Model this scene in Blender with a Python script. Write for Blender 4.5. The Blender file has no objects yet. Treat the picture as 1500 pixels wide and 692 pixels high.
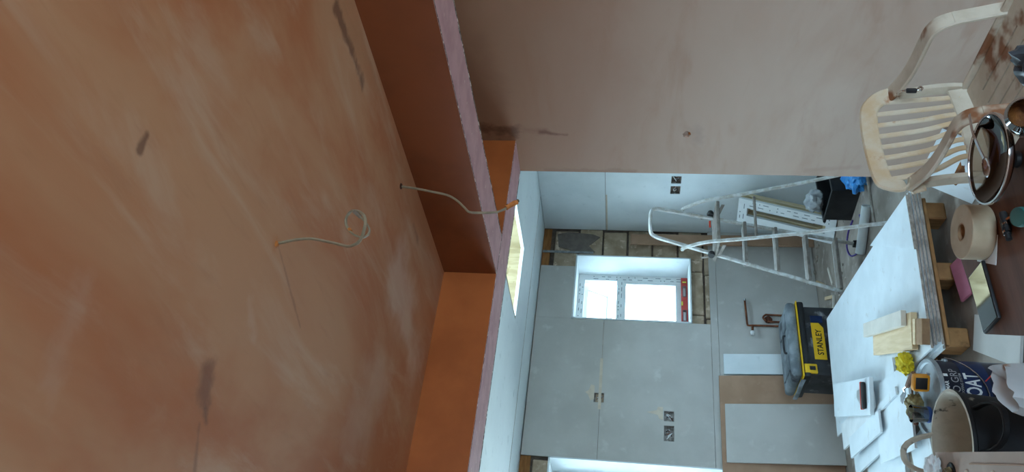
import bpy, bmesh, math, random
from mathutils import Vector, Matrix, noise
random.seed(7)
SC = bpy.context.scene
COL = SC.collection
# ------------------------------------------------------------------ camera
HC = 1.58
FPX = 1145.0
YAW, PITCH, ROLL = (math.radians(a) for a in (34.97, 8.72, 1.70))
def _rot():
    cy, sy = math.cos(YAW), math.sin(YAW)
    rz = Matrix(((cy, -sy, 0), (sy, cy, 0), (0, 0, 1)))
    b = Matrix(((1, 0, 0), (0, 0, -1), (0, 1, 0)))
    cp, sp = math.cos(PITCH), math.sin(PITCH)
    rx = Matrix(((1, 0, 0), (0, cp, sp), (0, -sp, cp)))
    cr, sr = math.cos(ROLL), math.sin(ROLL)
    rr = Matrix(((cr, -sr, 0), (sr, cr, 0), (0, 0, 1)))
    return rr @ rx @ b @ rz
RM = _rot()
cam = bpy.data.cameras.new('camera')
cam.sensor_fit = 'HORIZONTAL'; cam.sensor_width = 36.0; cam.lens = FPX / 1500 * 36
cam.clip_start = 0.02
camo = bpy.data.objects.new('camera', cam); COL.objects.link(camo)
# the phone was held on its side: the picture's right is the room's down
M3 = Matrix((RM[1], RM[0], -RM[2])).transposed()
camo.matrix_world = Matrix.Translation((0, 0, HC)) @ M3.to_4x4()
SC.camera = camo
# ------------------------------------------------------------------ sky, daylight portals, exposure
SC.view_settings.view_transform = 'Standard'
SC.view_settings.look = 'None'
SC.view_settings.gamma = 1.0
SC.view_settings.use_curve_mapping = False
SC.view_settings.exposure = 2.3
w = bpy.data.worlds.new('overcast_sky'); SC.world = w; w.use_nodes = True
bg = w.node_tree.nodes['Background']
bg.inputs[0].default_value = (0.54, 0.80, 1.0, 1); bg.inputs[1].default_value = 4.6
def portal(name, loc, rot, sx, sy):
    l = bpy.data.lights.new(name, 'AREA'); l.shape = 'RECTANGLE'; l.size = sx; l.size_y = sy
    l.cycles.is_portal = True
    o = bpy.data.objects.new(name, l); COL.objects.link(o); o.location = loc; o.rotation_euler = rot
    return o
PI = math.pi
portal('daylight_kitchen_window', (3.65, 6.36, 1.565), (-PI/2, 0, 0), 0.64, 1.0)
portal('daylight_wide_window', (.54, 6.36, 1.50), (-PI/2, 0, 0), 3.07, 1.30)
portal('daylight_rooflight', (3.04, 4.475, 2.91), (0, 0, 0), 0.6, .9)
portal('daylight_back_window', (0.25, -2.62, 1.10), (PI/2, 0, 0), 2.6, 1.7)

# ------------------------------------------------------------------ helpers
def ray(px, py):
    return RM.transposed() @ Vector(((346 - py) / FPX, (px - 750) / FPX, 1.0))
def atz(px, py, z):
    d = ray(px, py); return Vector((0, 0, HC)) + d * ((z - HC) / d.z)
def aty(px, py, y):
    d = ray(px, py); return Vector((0, 0, HC)) + d * (y / d.y)
def atx(px, py, x):
    d = ray(px, py); return Vector((0, 0, HC)) + d * (x / d.x)
COOL = False
def lin(c):
    v_ = lin0(c)
    return v_ if COOL else (min(v_[0]*1.12, 1), min(v_[1]*1.03, 1), v_[2]*.99, 1.0)
def lin0(c):
    if isinstance(c, str):
        c = tuple(int(c[i:i+2], 16) / 255 for i in (0, 2, 4))
    return tuple((v / 12.92 if v <= 0.04045 else ((v + 0.055) / 1.055) ** 2.4) for v in c) + (1.0,)

class MB:
    def __init__(s): s.bm = bmesh.new()
    def add(s, verts, faces, smooth=False):
        vs = [s.bm.verts.new(v) for v in verts]
        for f in faces:
            try:
                fc = s.bm.faces.new([vs[i] for i in f]); fc.smooth = smooth
            except ValueError: pass
        return s
    def box(s, c, size, rot=None, bev=0.0, seg=2):
        t = bmesh.new(); bmesh.ops.create_cube(t, size=1)
        bmesh.ops.scale(t, vec=size, verts=t.verts)
        if bev: bmesh.ops.bevel(t, geom=list(t.edges), offset=bev, segments=seg, affect='EDGES', profile=0.5)
        m = Matrix.Translation(c) @ (rot.to_4x4() if rot is not None else Matrix())
        t.transform(m); s.merge(t, smooth=bool(bev)); return s
    def merge(s, t, smooth=False):
        t.verts.index_update()
        vs = [s.bm.verts.new(v.co) for v in t.verts]
        for f in t.faces:
            fc = s.bm.faces.new([vs[v.index] for v in f.verts]); fc.smooth = smooth or f.smooth
        t.free()
    def span(s, a, b, bev=0.0):
        a, b = Vector(a), Vector(b)
        return s.box((a + b) / 2, [abs(b[i] - a[i]) for i in range(3)], None, bev)
    def sweep(s, path, prof, up=(0, 0, 1), closed=False, smooth=True, caps=True, scales=None, fixed=None):
        P = [Vector(p) for p in path]; n = len(P); k = len(prof); rings = []
        pn = None
        for i, p in enumerate(P):
            a = P[i-1] if (i > 0 or closed) else p
            b = P[(i+1) % n] if (i < n-1 or closed) else p
            t = (b - a).normalized()
            if fixed is not None: sd = Vector(fixed).normalized(); nn = t.cross(sd).normalized(); sd = nn.cross(t).normalized()
            else:
                u = Vector(up) if pn is None else pn
                sd = t.cross(u)
                if sd.length < 1e-4: sd = t.cross(Vector((1, 0, 0.1)))
                sd.normalize(); nn = sd.cross(t).normalized(); pn = nn
            sc = scales[i] if scales else 1.0
            rings.append([s.bm.verts.new(p + sd * (x * sc) + nn * (y * sc)) for x, y in prof])
        m = n if closed else n - 1
        for i in range(m):
            r0, r1 = rings[i], rings[(i+1) % n]
            for j in range(k):
                f = s.bm.faces.new((r0[j], r0[(j+1) % k], r1[(j+1) % k], r1[j])); f.smooth = smooth
        if caps and not closed:
            s.bm.faces.new(list(reversed(rings[0]))); s.bm.faces.new(rings[-1])
        return s
    def tube(s, path, r, n=8, closed=False, scales=None, up=(0, 0, 1)):
        return s.sweep(path, [(r * math.cos(2*PI*j/n), r * math.sin(2*PI*j/n)) for j in range(n)], up, closed, True, True, scales)
    def band(s, path, wd, th, up=(0, 0, 1), closed=False, fixed=None, smooth=False):
        e = min(wd, th) * .3
        pr = [(-wd/2+e, -th/2), (wd/2-e, -th/2), (wd/2, -th/2+e), (wd/2, th/2-e), (wd/2-e, th/2), (-wd/2+e, th/2), (-wd/2, th/2-e), (-wd/2, -th/2+e)]
        return s.sweep(path, pr, up, closed, smooth, True, None, fixed)
    def lathe(s, prof, n=32, m=None, smooth=True, closed=False):
        m = m or Matrix(); rings = []
        for r, z in prof:
            if r < 1e-6: rings.append([s.bm.verts.new(m @ Vector((0, 0, z)))])
            else: rings.append([s.bm.verts.new(m @ Vector((r*math.cos(2*PI*j/n), r*math.sin(2*PI*j/n), z))) for j in range(n)])
        L = len(rings)
        for i in range(L if closed else L-1):
            a, b = rings[i], rings[(i+1) % L]
            for j in range(n):
                j2 = (j+1) % n
                if len(a) == 1 and len(b) == 1: continue
                if len(a) == 1: f = s.bm.faces.new((a[0], b[j2], b[j]))
                elif len(b) == 1: f = s.bm.faces.new((a[j], a[j2], b[0]))
                else: f = s.bm.faces.new((a[j], a[j2], b[j2], b[j]))
                f.smooth = smooth
        return s
    def prism(s, poly, z0, z1, m=None):
        m = m or Matrix(); n = len(poly)
        b = [s.bm.verts.new(m @ Vector((x, y, z0))) for x, y in poly]
        t = [s.bm.verts.new(m @ Vector((x, y, z1))) for x, y in poly]
        s.bm.faces.new(list(reversed(b))); s.bm.faces.new(t)
        for i in range(n): s.bm.faces.new((b[i], b[(i+1) % n], t[(i+1) % n], t[i]))
        return s
    def slab(s, u0, u1, v0, v1, t0, t1, holes, fn):
        """plate in (u, v) with thickness t0..t1 and rectangular holes; fn maps (u, v, t) to xyz"""
        us = sorted({u0, u1, *[c for h in holes for c in h[:2] if u0 < c < u1]})
        vs = sorted({v0, v1, *[c for h in holes for c in h[2:] if v0 < c < v1]})
        def solid(i, j):
            if not (0 <= i < len(us)-1 and 0 <= j < len(vs)-1): return False
            cu, cv = (us[i]+us[i+1])/2, (vs[j]+vs[j+1])/2
            return not any(h[0] < cu < h[1] and h[2] < cv < h[3] for h in holes)
        vd = {}
        def V(u, v, t):
            k = (round(u, 5), round(v, 5), round(t, 5))
            if k not in vd: vd[k] = s.bm.verts.new(fn(u, v, t))
            return vd[k]
        for i in range(len(us)-1):
            for j in range(len(vs)-1):
                if not solid(i, j): continue
                a, b, c, d = us[i], us[i+1], vs[j], vs[j+1]
                for t in (t0, t1): s.bm.faces.new((V(a, c, t), V(b, c, t), V(b, d, t), V(a, d, t)))
                if not solid(i-1, j): s.bm.faces.new((V(a, c, t0), V(a, d, t0), V(a, d, t1), V(a, c, t1)))
                if not solid(i+1, j): s.bm.faces.new((V(b, c, t0), V(b, d, t0), V(b, d, t1), V(b, c, t1)))
                if not solid(i, j-1): s.bm.faces.new((V(a, c, t0), V(b, c, t0), V(b, c, t1), V(a, c, t1)))
                if not solid(i, j+1): s.bm.faces.new((V(a, d, t0), V(b, d, t0), V(b, d, t1), V(a, d, t1)))
        bmesh.ops.recalc_face_normals(s.bm, faces=s.bm.faces)
        return s
    def jitter(s, amp, freq=6.0, seed=0.0):
        for v in s.bm.verts:
            q = v.co * freq + Vector((seed, seed*1.7, -seed))
            v.co += Vector((noise.noise(q), noise.noise(q + Vector((31, 0, 0))), noise.noise(q + Vector((0, 47, 0))))) * amp
        return s
    def move(s, m): s.bm.transform(m); return s
    def mesh(s, name, mat, sharp=35):
        bmesh.ops.recalc_face_normals(s.bm, faces=s.bm.faces)
        me = bpy.data.meshes.new(name); s.bm.to_mesh(me); s.bm.free()
        me.set_sharp_from_angle(angle=math.radians(sharp))
        if mat: me.materials.append(mat)
        return me
    def build(s, name, mat, parent=None, label=None):
        o = bpy.data.objects.new(name, s.mesh(name, mat)); COL.objects.link(o)
        if parent is not None: o.parent = parent
        if label: o['label'] = label
        return o
def tag(o, label=None, cat=None, group=None, kind=None):
    if label: o['label'] = label
    if cat: o['category'] = cat
    if group: o['group'] = group
    if kind: o['kind'] = kind
    return o
def thing(name, label, cat, loc=(0, 0, 0), rot=(0, 0, 0), group=None):
    o = bpy.data.objects.new(name, None); COL.objects.link(o); o.empty_display_size = .05
    o.location = loc; o.rotation_euler = rot if not isinstance(rot, (int, float)) else (0, 0, rot)
    return tag(o, label, cat, group)
def one(name, mb, mat, label, cat, loc=None, rot=None, group=None):
    o = mb.build(name, mat)
    if loc is not None: o.location = loc
    if rot is not None: o.rotation_euler = rot if not isinstance(rot, (int, float)) else (0, 0, rot)
    return tag(o, label, cat, group)
def struct(name, mb, mat, label=None):
    return tag(mb.build(name, mat), label, None, None, 'structure')
def text_mb(body, size, bold=0.0, fn=None, sx=1.0):
    cu = bpy.data.curves.new('lettering', 'FONT'); cu.body = body; cu.size = size
    cu.align_x = 'CENTER'; cu.align_y = 'CENTER'; cu.offset = bold; cu.resolution_u = 3
    o = bpy.data.objects.new('lettering', cu); COL.objects.link(o)
    bpy.context.view_layer.update()
    me = bpy.data.meshes.new_from_object(o.evaluated_get(bpy.context.evaluated_depsgraph_get()))
    bpy.data.objects.remove(o); bpy.data.curves.remove(cu)
    mb = MB(); mb.bm.from_mesh(me); bpy.data.meshes.remove(me)
    bmesh.ops.triangulate(mb.bm, faces=mb.bm.faces)
    for v in mb.bm.verts:
        v.co.x *= sx
        if fn: v.co = Vector(fn(v.co.x, v.co.y))
    return mb
def smooth_path(pts, n=6):
    P = [Vector(p) for p in pts]; out = []
    for i in range(len(P)-1):
        p0, p1, p2, p3 = P[max(i-1, 0)], P[i], P[i+1], P[min(i+2, len(P)-1)]
        for k in range(n):
            t = k / n
            out.append(0.5 * ((2*p1) + (p2-p0)*t + (2*p0-5*p1+4*p2-p3)*t*t + (3*p1-p0-3*p2+p3)*t**3))
    out.append(P[-1]); return out
def RZ(a): return Matrix.Rotation(a, 3, 'Z')

# ------------------------------------------------------------------ materials
class NT:
    def __init__(s, name):
        s.m = bpy.data.materials.new(name); s.m.use_nodes = True
        s.n = s.m.node_tree.nodes; s.l = s.m.node_tree.links
        s.b = s.n['Principled BSDF']
    def node(s, t, **kw):
        o = s.n.new(t)
        for k, v in kw.items(): setattr(o, k, v)
        return o
    def put(s, inp, v):
        if isinstance(v, bpy.types.NodeSocket): s.l.new(v, inp)
        else: inp.default_value = v
    def math(s, op, a, b=None, c=None, clamp=False):
        o = s.node('ShaderNodeMath', operation=op, use_clamp=clamp); s.put(o.inputs[0], a)
        if b is not None: s.put(o.inputs[1], b)
        if c is not None: s.put(o.inputs[2], c)
        return o.outputs[0]
    def vmath(s, op, a, b=None):
        o = s.node('ShaderNodeVectorMath', operation=op); s.put(o.inputs[0], a)
        if b is not None:
            if op == 'SCALE': s.put(o.inputs['Scale'], b)
            else: s.put(o.inputs[1], b)
        return o.outputs['Value'] if op in ('LENGTH', 'DOT_PRODUCT') else o.outputs[0]
    def mix(s, f, a, b):
        o = s.node('ShaderNodeMix', data_type='RGBA'); s.put(o.inputs[0], f); s.put(o.inputs[6], a); s.put(o.inputs[7], b); return o.outputs[2]
    def ramp(s, v, a, b, c=0.0, d=1.0):
        o = s.node('ShaderNodeMapRange', interpolation_type='SMOOTHSTEP'); s.put(o.inputs[0], v)
        o.inputs[1].default_value = a; o.inputs[2].default_value = b; o.inputs[3].default_value = c; o.inputs[4].default_value = d
        return o.outputs[0]
    def pos(s, obj=False):
        if obj: return s.node('ShaderNodeTexCoord').outputs['Object']
        return s.node('ShaderNodeNewGeometry').outputs['Position']
    def noise(s, vec, scale, detail=5, rough=.55, stretch=None, rot=None, dist=0.0):
        if stretch or rot:
            mp = s.node('ShaderNodeMapping'); s.put(mp.inputs[0], vec)
            if rot: mp.inputs['Rotation'].default_value = rot
            if stretch: mp.inputs['Scale'].default_value = stretch
            vec = mp.outputs[0]
        o = s.node('ShaderNodeTexNoise'); s.put(o.inputs['Vector'], vec); o.inputs['Scale'].default_value = scale
        o.inputs['Detail'].default_value = detail; o.inputs['Roughness'].default_value = rough; o.inputs['Distortion'].default_value = dist
        return o.outputs[0]
    def bump(s, h, strength=.2, dist=.01):
        o = s.node('ShaderNodeBump'); s.put(o.inputs['Height'], h); o.inputs['Strength'].default_value = strength; o.inputs['Distance'].default_value = dist
        s.l.new(o.outputs[0], s.b.inputs['Normal'])
    def seg(s, P, a, b, wd, rag=None):
        """mask of a smear running from a to b"""
        a, b = Vector(a), Vector(b); ab = b - a
        ap = s.vmath('SUBTRACT', P, a)
        t = s.math('DIVIDE', s.vmath('DOT_PRODUCT', ap, ab), max(ab.length_squared, 1e-8), clamp=True)
        d = s.vmath('LENGTH', s.vmath('SUBTRACT', ap, s.vmath('SCALE', ab[:], t)))
        if rag is not None: d = s.math('ADD', d, s.math('MULTIPLY', s.math('SUBTRACT', rag, .5), wd * 3.2))
        return s.ramp(d, wd * 1.3, 0.0, 0, 1)
def M(name, c1, c2=None, scale=9, rough=.6, lo=.35, hi=.65, bump=0.0, metal=0.0, obj=True, stretch=None, spec=.4, c3=None, s3=30, lo3=.6, hi3=.75, coat=0.0, trans=0.0, ior=1.45, bscale=None, detail=5):
    t = NT(name); P = t.pos(obj)
    col = lin(c1)
    if c2 is not None:
        nz = t.noise(P, scale, detail, stretch=stretch)
        col = t.mix(t.ramp(nz, lo, hi), lin(c1), lin(c2))
    if c3 is not None:
        col = t.mix(t.ramp(t.noise(P, s3, 4), lo3, hi3), col, lin(c3))
    t.put(t.b.inputs['Base Color'], col)
    t.b.inputs['Roughness'].default_value = rough; t.b.inputs['Metallic'].default_value = metal
    t.b.inputs['Specular IOR Level'].default_value = spec; t.b.inputs['Coat Weight'].default_value = coat
    t.b.inputs['Transmission Weight'].default_value = trans; t.b.inputs['IOR'].default_value = ior
    if bump: t.bump(t.noise(P, bscale or scale * 3, 5), bump, .01)
    return t.m

def ceiling_plaster():
    t = NT('ceiling_plaster'); P = t.pos()
    n1 = t.noise(P, 1.6, 5, .6, (1.0, .55, 1), (0, 0, .5), .6)
    n2 = t.noise(P, 3.2, 6, .6, (2.2, .55, 1), (0, 0, -.35), .5)
    n3 = t.noise(P, 9, 4, .6, (2.6, .5, 1), (0, 0, -.2), .3)
    col = t.mix(t.ramp(n1, .36, .64), lin('a86843'), lin('b78a69'))
    col = t.mix(t.math('MULTIPLY', t.ramp(n2, .48, .72), .6), col, lin('bfa28b'))
    col = t.mix(t.math('MULTIPLY', t.ramp(n3, .55, .8), .35), col, lin('a06d4e'))
    rag = t.noise(P, 16, 4)
    bg_ = t.noise(P, 4.5, 5)
    def z(px, py): return atz(px, py, 2.4)
    for a, b, wd, amt, c in [((205, 222), (216, 198), .008, .9, '5d3a2a'), ((302, 545), (300, 590), .034, .85, '6e4636'), ((300, 600), (302, 618), .014, .9, '57463c'),
                             ((292, 622), (285, 692), .010, .6, '6b4a3c'), ((606, 330), (612, 352), .022, .6, '7a5444'), ((492, 10), (530, 120), .022, .9, '5f3c2e'),
                             ((408, 362), (440, 480), .007, .5, '74503f'), ((70, 560), (125, 420), .03, .22, 'c4ab9c'), ((365, 440), (372, 490), .02, .3, 'c4ab9c'),
                             ((404, 362), (405, 350), .022, .6, 'b06a34'), ((585, 400), (600, 520), .16, .6, 'd2bfb2'), ((555, 560), (520, 640), .12, .4, 'c8b3a4')]:  # last two broad pale marks paint in the light near the beams
        m = t.seg(P, z(*a), z(*b), wd, bg_ if wd > .1 else rag)
        col = t.mix(t.math('MULTIPLY', m, amt*.8), col, lin(c))
    t.put(t.b.inputs['Base Color'], col); t.b.inputs['Roughness'].default_value = .62; t.b.inputs['Specular IOR Level'].default_value = .3
    t.bump(t.noise(P, 7, 5, .6, (2.2, .6, 1), (0, 0, -.3)), .12, .01)
    return t.m
def wall_plaster():
    t = NT('wall_plaster'); P = t.pos()
    n1 = t.noise(P, 1.5, 5, .6, (1, .6, 1.2), None, .5)
    n2 = t.noise(P, 4.0, 6, .6, (1, .45, 1.8), (0.2, 0, 0), .4)
    col = t.mix(t.ramp(n1, .3, .7), lin('a69183'), lin('b2a499'))
    col = t.mix(t.math('MULTIPLY', t.ramp(n2, .5, .75), .5), col, lin('9a7b69'))
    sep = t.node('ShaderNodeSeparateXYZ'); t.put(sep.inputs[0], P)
    upper_shade = t.ramp(t.math('ADD', sep.outputs['Z'], t.math('MULTIPLY', t.math('SUBTRACT', n1, .5), 1.3)), .85, 2.25)  # weaker light up the wall, painted into the plaster as a darker tone
    col = t.mix(t.math('MULTIPLY', upper_shade, .85), col, lin('8a6046'))
    rag = t.noise(P, 14, 5)
    def x(px, py): return atx(px, py, 2.587)
    for a, b, wd, amt, c in [((708, 190), (752, 192), .05, .85, '4a2a1c'), ((792, 194), (830, 198), .016, .85, '5a3424'), ((770, 190), (800, 194), .03, .4, '6a4434'), ((800, 250), (930, 252), .022, .6, '7a5a4a'),
                             ((1022, 190), (1022, 205), .035, .5, '8c7a74'), ((700, 60), (740, 150), .05, .25, '7a5a4a'), ((1180, 250), (1255, 245), .02, .3, '94776a')]:
        m = t.seg(P, x(*a), x(*b), wd, rag)
        col = t.mix(t.math('MULTIPLY', m, amt*.8), col, lin(c))
    t.put(t.b.inputs['Base Color'], col); t.b.inputs['Roughness'].default_value = .65; t.b.inputs['Specular IOR Level'].default_value = .25
    t.bump(t.noise(P, 6, 5, .6, (1, .5, 1.6)), .08, .01)
    return t.m
def CM(*a, **k):
    global COOL
    COOL = True; r_ = M(*a, **k); COOL = False; return r_
MAT = dict(
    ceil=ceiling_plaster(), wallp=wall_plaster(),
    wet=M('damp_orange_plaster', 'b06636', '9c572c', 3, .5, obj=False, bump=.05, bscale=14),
    wet_shaded=M('damp_shaded_plaster', '7d4426', '6f3a20', 3, .5, obj=False, bump=.05, bscale=14),  # wet plaster again, darkened to paint in the shade on the side beam
    pink=M('pink_plasterboard_paper', 'c9a4ab', 'bb959b', 12, .7, obj=False, c3='ddccc8', s3=38, lo3=.66, hi3=.72),
    torn=M('torn_grey_board_edge', '8d8a86', '4a4542', 60, .85, .42, .58, bump=.3, c3='dedbd6', s3=45, lo3=.55, hi3=.62),
    kceil=CM('pale_ceiling_board', 'eaf1f3', 'e4ebee', 2, .75, obj=False, c3='d4dcdf', s3=12),
    board=CM('grey_plasterboard', 'c2bfba', 'b8b5b0', 3, .8, obj=False, c3='cbc9c4', s3=10, lo3=.58, hi3=.8),
    boardw=CM('white_plasterboard', 'e3eaed', 'dae2e5', 3, .75, obj=False, c3='cfd6d9', s3=14, lo3=.6, hi3=.8),
    ivory=CM('ivory_plasterboard', 'dde5e9', 'd5dde1', 5, .75, c3='ccd0d0', s3=16, lo3=.62, hi3=.75),
    edge=M('gypsum_core', 'b9b6ae', '8f8b83', 26, .9),
    brownbd=M('brown_board_back', 'a58a74', '9a7f69', 6, .8, c3='ab927d', s3=22),
    block=M('tan_stone_block', 'b3a591', '968873', 9, .9, .3, .7, bump=.5, obj=False, c3='c9bcaa', s3=14, lo3=.56, hi3=.66),
    mortar=M('dark_mortar', '6b625a', '59514a', 25, .95, bump=.4, obj=False),
    cement=M('grey_cement_smear', '77716c', '6a645f', 20, .9, bump=.2, obj=False),
    timber=M('orange_brown_timber', '9b6d3e', '7f552d', 6, .75, obj=True, stretch=(1, 1, 8)),
    ply=CM('pale_plywood', 'a39473', '8f7f5e', 5, .7, obj=False, stretch=(6, 1, 1), c3='75643f', s3=9, lo3=.66, hi3=.74),
    upvc=CM('white_upvc', 'e6e8e8', 'dfe1e1', 8, .35),
    cream=M('cream_upvc_edge', 'cfc6a8', 'b9af8f', 18, .6, stretch=(1, 1, .2)),
    tape=M('blue_grey_tape_print', '5d6a72', '77838a', 40, .7),
    floor=M('dusty_concrete', '9a958d', '827c75', 4, .92, bump=.25, obj=False, c3='a8a49d', s3=9, lo3=.55, hi3=.7),
    alu=CM('scuffed_aluminium', 'dcdedd', 'b9b4ac', 22, .42, metal=.15, c3='e2e2df', s3=50),
    alug=M('grey_aluminium', '8f8c87', '7a756e', 22, .5, metal=.4),
    black=M('black_plastic', '1d1e20', '2a2b2d', 12, .5),
    blackd=M('dusty_black_plastic', '26282b', '3a3d41', 7, .6, c3='8d9398', s3=8, lo3=.56, hi3=.72),
    dust=CM('dust_grey_lid', '8d959a', '5f666b', 7, .7, .3, .62, c3='2c2f33', s3=6, lo3=.6, hi3=.7),
    yellow=M('yellow_plastic', 'd9b321', 'c8a31c', 12, .5),
    ylabel=M('yellow_label', 'd8b020', None, rough=.5),
    inkblk=M('black_ink', '151515', None, rough=.6),
    inkwht=CM('white_ink', 'e3e6e6', None, rough=.6),
    inkgry=M('grey_ink', '9aa0a6', None, rough=.6),
    inkred=M('red_ink', 'b43a36', None, rough=.6),
    copper=M('copper_pipe', '8a5a41', '6a3f2c', 20, .45, metal=.7),
    rust=M('rusty_flange', '5a3526', '3d241a', 30, .85, bump=.4),
    steel=M('galvanised_strap', '9aa3a8', '7f878c', 30, .5, metal=.6),
    chrome=M('polished_steel', 'c8ccd0', None, rough=.12, metal=1.0),
    zinc=M('zinc_box', '9a9a98', '6c6a67', 30, .5, metal=.5),
    cable=M('grey_cable_sheath', '8c8370', '7a7160', 30, .5),
    copperwire=M('bare_copper_tape', 'c47f45', 'a8662f', 40, .5),
    chair=M('grubby_cream_plastic', 'bfb8a9', 'ada392', 7, .6, .35, .6, c3='7a5136', s3=5.5, lo3=.54, hi3=.64, bump=.05),
    chairt=M('tan_stained_cream_plastic', 'c2b9a6', 'baa383', 8, .6, .38, .62, c3='a06c42', s3=11, lo3=.62, hi3=.72, bump=.05),
    wood=M('dark_brown_varnished_wood', '63402d', '533322', 5, .55, stretch=(1, 7, 1), c3='77645a', s3=3.2, lo3=.58, hi3=.78, spec=.25),
    paper=M('paper_tape', 'ab9f89', 'a1937b', 14, .85),
    papere=M('paper_tape_edge', 'e3d9c6', 'd6c8b0', 40, .9, stretch=(1, 1, 1)),
    white=CM('white_paper', 'e2e5e6', 'd8dbdc', 10, .8),
    glass=M('clear_glass', 'ffffff', None, rough=.03, trans=1.0, spec=.5),
    screen=M('black_glass_screen', '0a0b0d', None, rough=.04, spec=1.0, coat=1.0),
    brownstuff=M('brown_contents', '5a351c', '8a5a2a', 30, .7, bump=.5),
    darkbag=M('dark_blue_grey_plastic', '2c3238', '4a525a', 14, .4, c3='9aa3a8', s3=22, lo3=.66, hi3=.74),
    teal=M('teal_plastic', '2f6a66', '275a57', 14, .5),
    softwood=M('pale_softwood', 'dccbaa', 'd1bd97', 6, .7, stretch=(1, 8, 1)),
    mdf=M('brown_mdf', 'a08465', '91765a', 20, .8),
    greywood=M('pale_grey_primed_wood', 'd3d3cb', 'c9c9c0', 10, .7),
    ycloth=M('yellow_cloth', 'd2c32a', 'b3a41f', 16, .9, bump=.3),
    olive=M('olive_glove_fabric', '8f8760', '746c4a', 18, .9, bump=.3),
    brownglove=M('brown_glove_palm', '7d5d50', '6a4c40', 18, .9, bump=.3),
    orange=M('orange_yellow_plastic', 'dd9b2c', 'c9871f', 14, .5),
    navy=CM('dark_navy_tin', '14192a', '1a2140', 4, .35, coat=.3),
    bluebd=CM('blue_tin_band', '16264a', '1b2f5c', 6, .35),
    tinlid=CM('pale_grey_tin_lid', 'a8b0b5', '8f979c', 12, .45, metal=.4),
    rubberblk=M('black_rubber_tub', '17171a', '222226', 8, .6, c3='a9a595', s3=9, lo3=.62, hi3=.68),
    tubin=M('dried_plaster_lining', 'b9b5a8', 'a39f93', 9, .9, c3='4a4a48', s3=14, lo3=.6, hi3=.68, bump=.2),
    sack=CM('white_sack_paper', 'd6dade', 'c6cbcf', 6, .8, c3='9a6a44', s3=7, lo3=.58, hi3=.64),
    blueprint=M('blue_print', '4f9cc4', '5fa9cf', 8, .7),
    boxbd=M('grey_brown_box_board', 'b9aea4', 'aa9d92', 5, .85, c3='b7a696', s3=12, lo3=.62, hi3=.8, bump=.1),
    rope=M('tan_rope', '8a7a58', '5a4c34', 60, .95, bump=.5),
    palletw=M('weathered_pallet_wood', 'a98256', '8a6a46', 7, .8, stretch=(1, 6, 1), c3='6d5236', s3=9),
    pinkbd=M('pink_board_offcut', 'b06f84', 'a3647a', 9, .8),
    bluebag=M('blue_plastic_bag', '2276c2', '3d96dc', 12, .3, c3='a8d4ee', s3=26, lo3=.66, hi3=.74),
    purple=M('purple_flex', '4a3a86', None, rough=.5),
    redlev=M('red_spirit_level', 'bf4a44', 'a83c38', 14, .5),
    levin=M('dark_level_groove', '6d5a5c', None, rough=.6),
    vial=M('yellow_green_vial', 'd3dc5a', None, rough=.2),
    knifered=M('red_handle', 'c8432f', None, rough=.5),
    blade=M('clear_spreader_blade', 'b9c4c9', 'a9b4b9', 12, .3, metal=.3),
    rubble=M('pale_rubble', 'b5b0a7', '8f8a82', 30, .95),
    filler=M('cream_filler', 'cdc8ba', 'c3bdae', 20, .9, obj=False),
    cup=M('clear_plastic_cup', 'eef4f7', None, rough=.15, trans=.85, spec=.5),
    bluecap=M('blue_cap', '2f57a0', None, rough=.5),
    umber=M('umber_tool_handle', '6e4f3a', '8a6a50', 20, .7),
)

def clear_pane(name, tint='f4fafa', gloss=.08):
    t = NT(name); t.n.remove(t.b)
    tr = t.node('ShaderNodeBsdfTransparent'); tr.inputs[0].default_value = lin(tint)
    gl = t.node('ShaderNodeBsdfGlossy'); gl.inputs['Roughness'].default_value = .02
    fr_ = t.node('ShaderNodeFresnel'); fr_.inputs[0].default_value = 1.45
    mx = t.node('ShaderNodeMixShader'); t.l.new(t.math('ADD', fr_.outputs[0], gloss - .04, clamp=True), mx.inputs[0])
    t.l.new(tr.outputs[0], mx.inputs[1]); t.l.new(gl.outputs[0], mx.inputs[2])
    t.l.new(mx.outputs[0], t.n['Material Output'].inputs[0]); return t.m
MAT['pane'] = clear_pane('window_glass', 'fbfefe', .04)
MAT['glass'] = clear_pane('clear_glass_sheet', 'dfe9ea', .12)
MAT['cup'] = clear_pane('clear_plastic_film', 'd3dfe3', .2)
# ================================================================== THE SETTING
struct('ground', MB().span((-40, -40, -.3), (45, 46, -.125)), M('outdoor_concrete', 'bdbdb8', 'b0b0ab', 2, .9, obj=False), 'concrete ground outside')
struct('floor', MB().span((-2.05, -2.75, -.12), (4.5, 6.35, 0)), MAT['floor'], 'dusty grey concrete floor')
struct('ceiling', MB().span((-2.05, -2.75, 2.40), (4.5, 2.99, 2.52)), MAT['ceil'], 'freshly skimmed pink brown plaster ceiling')
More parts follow.
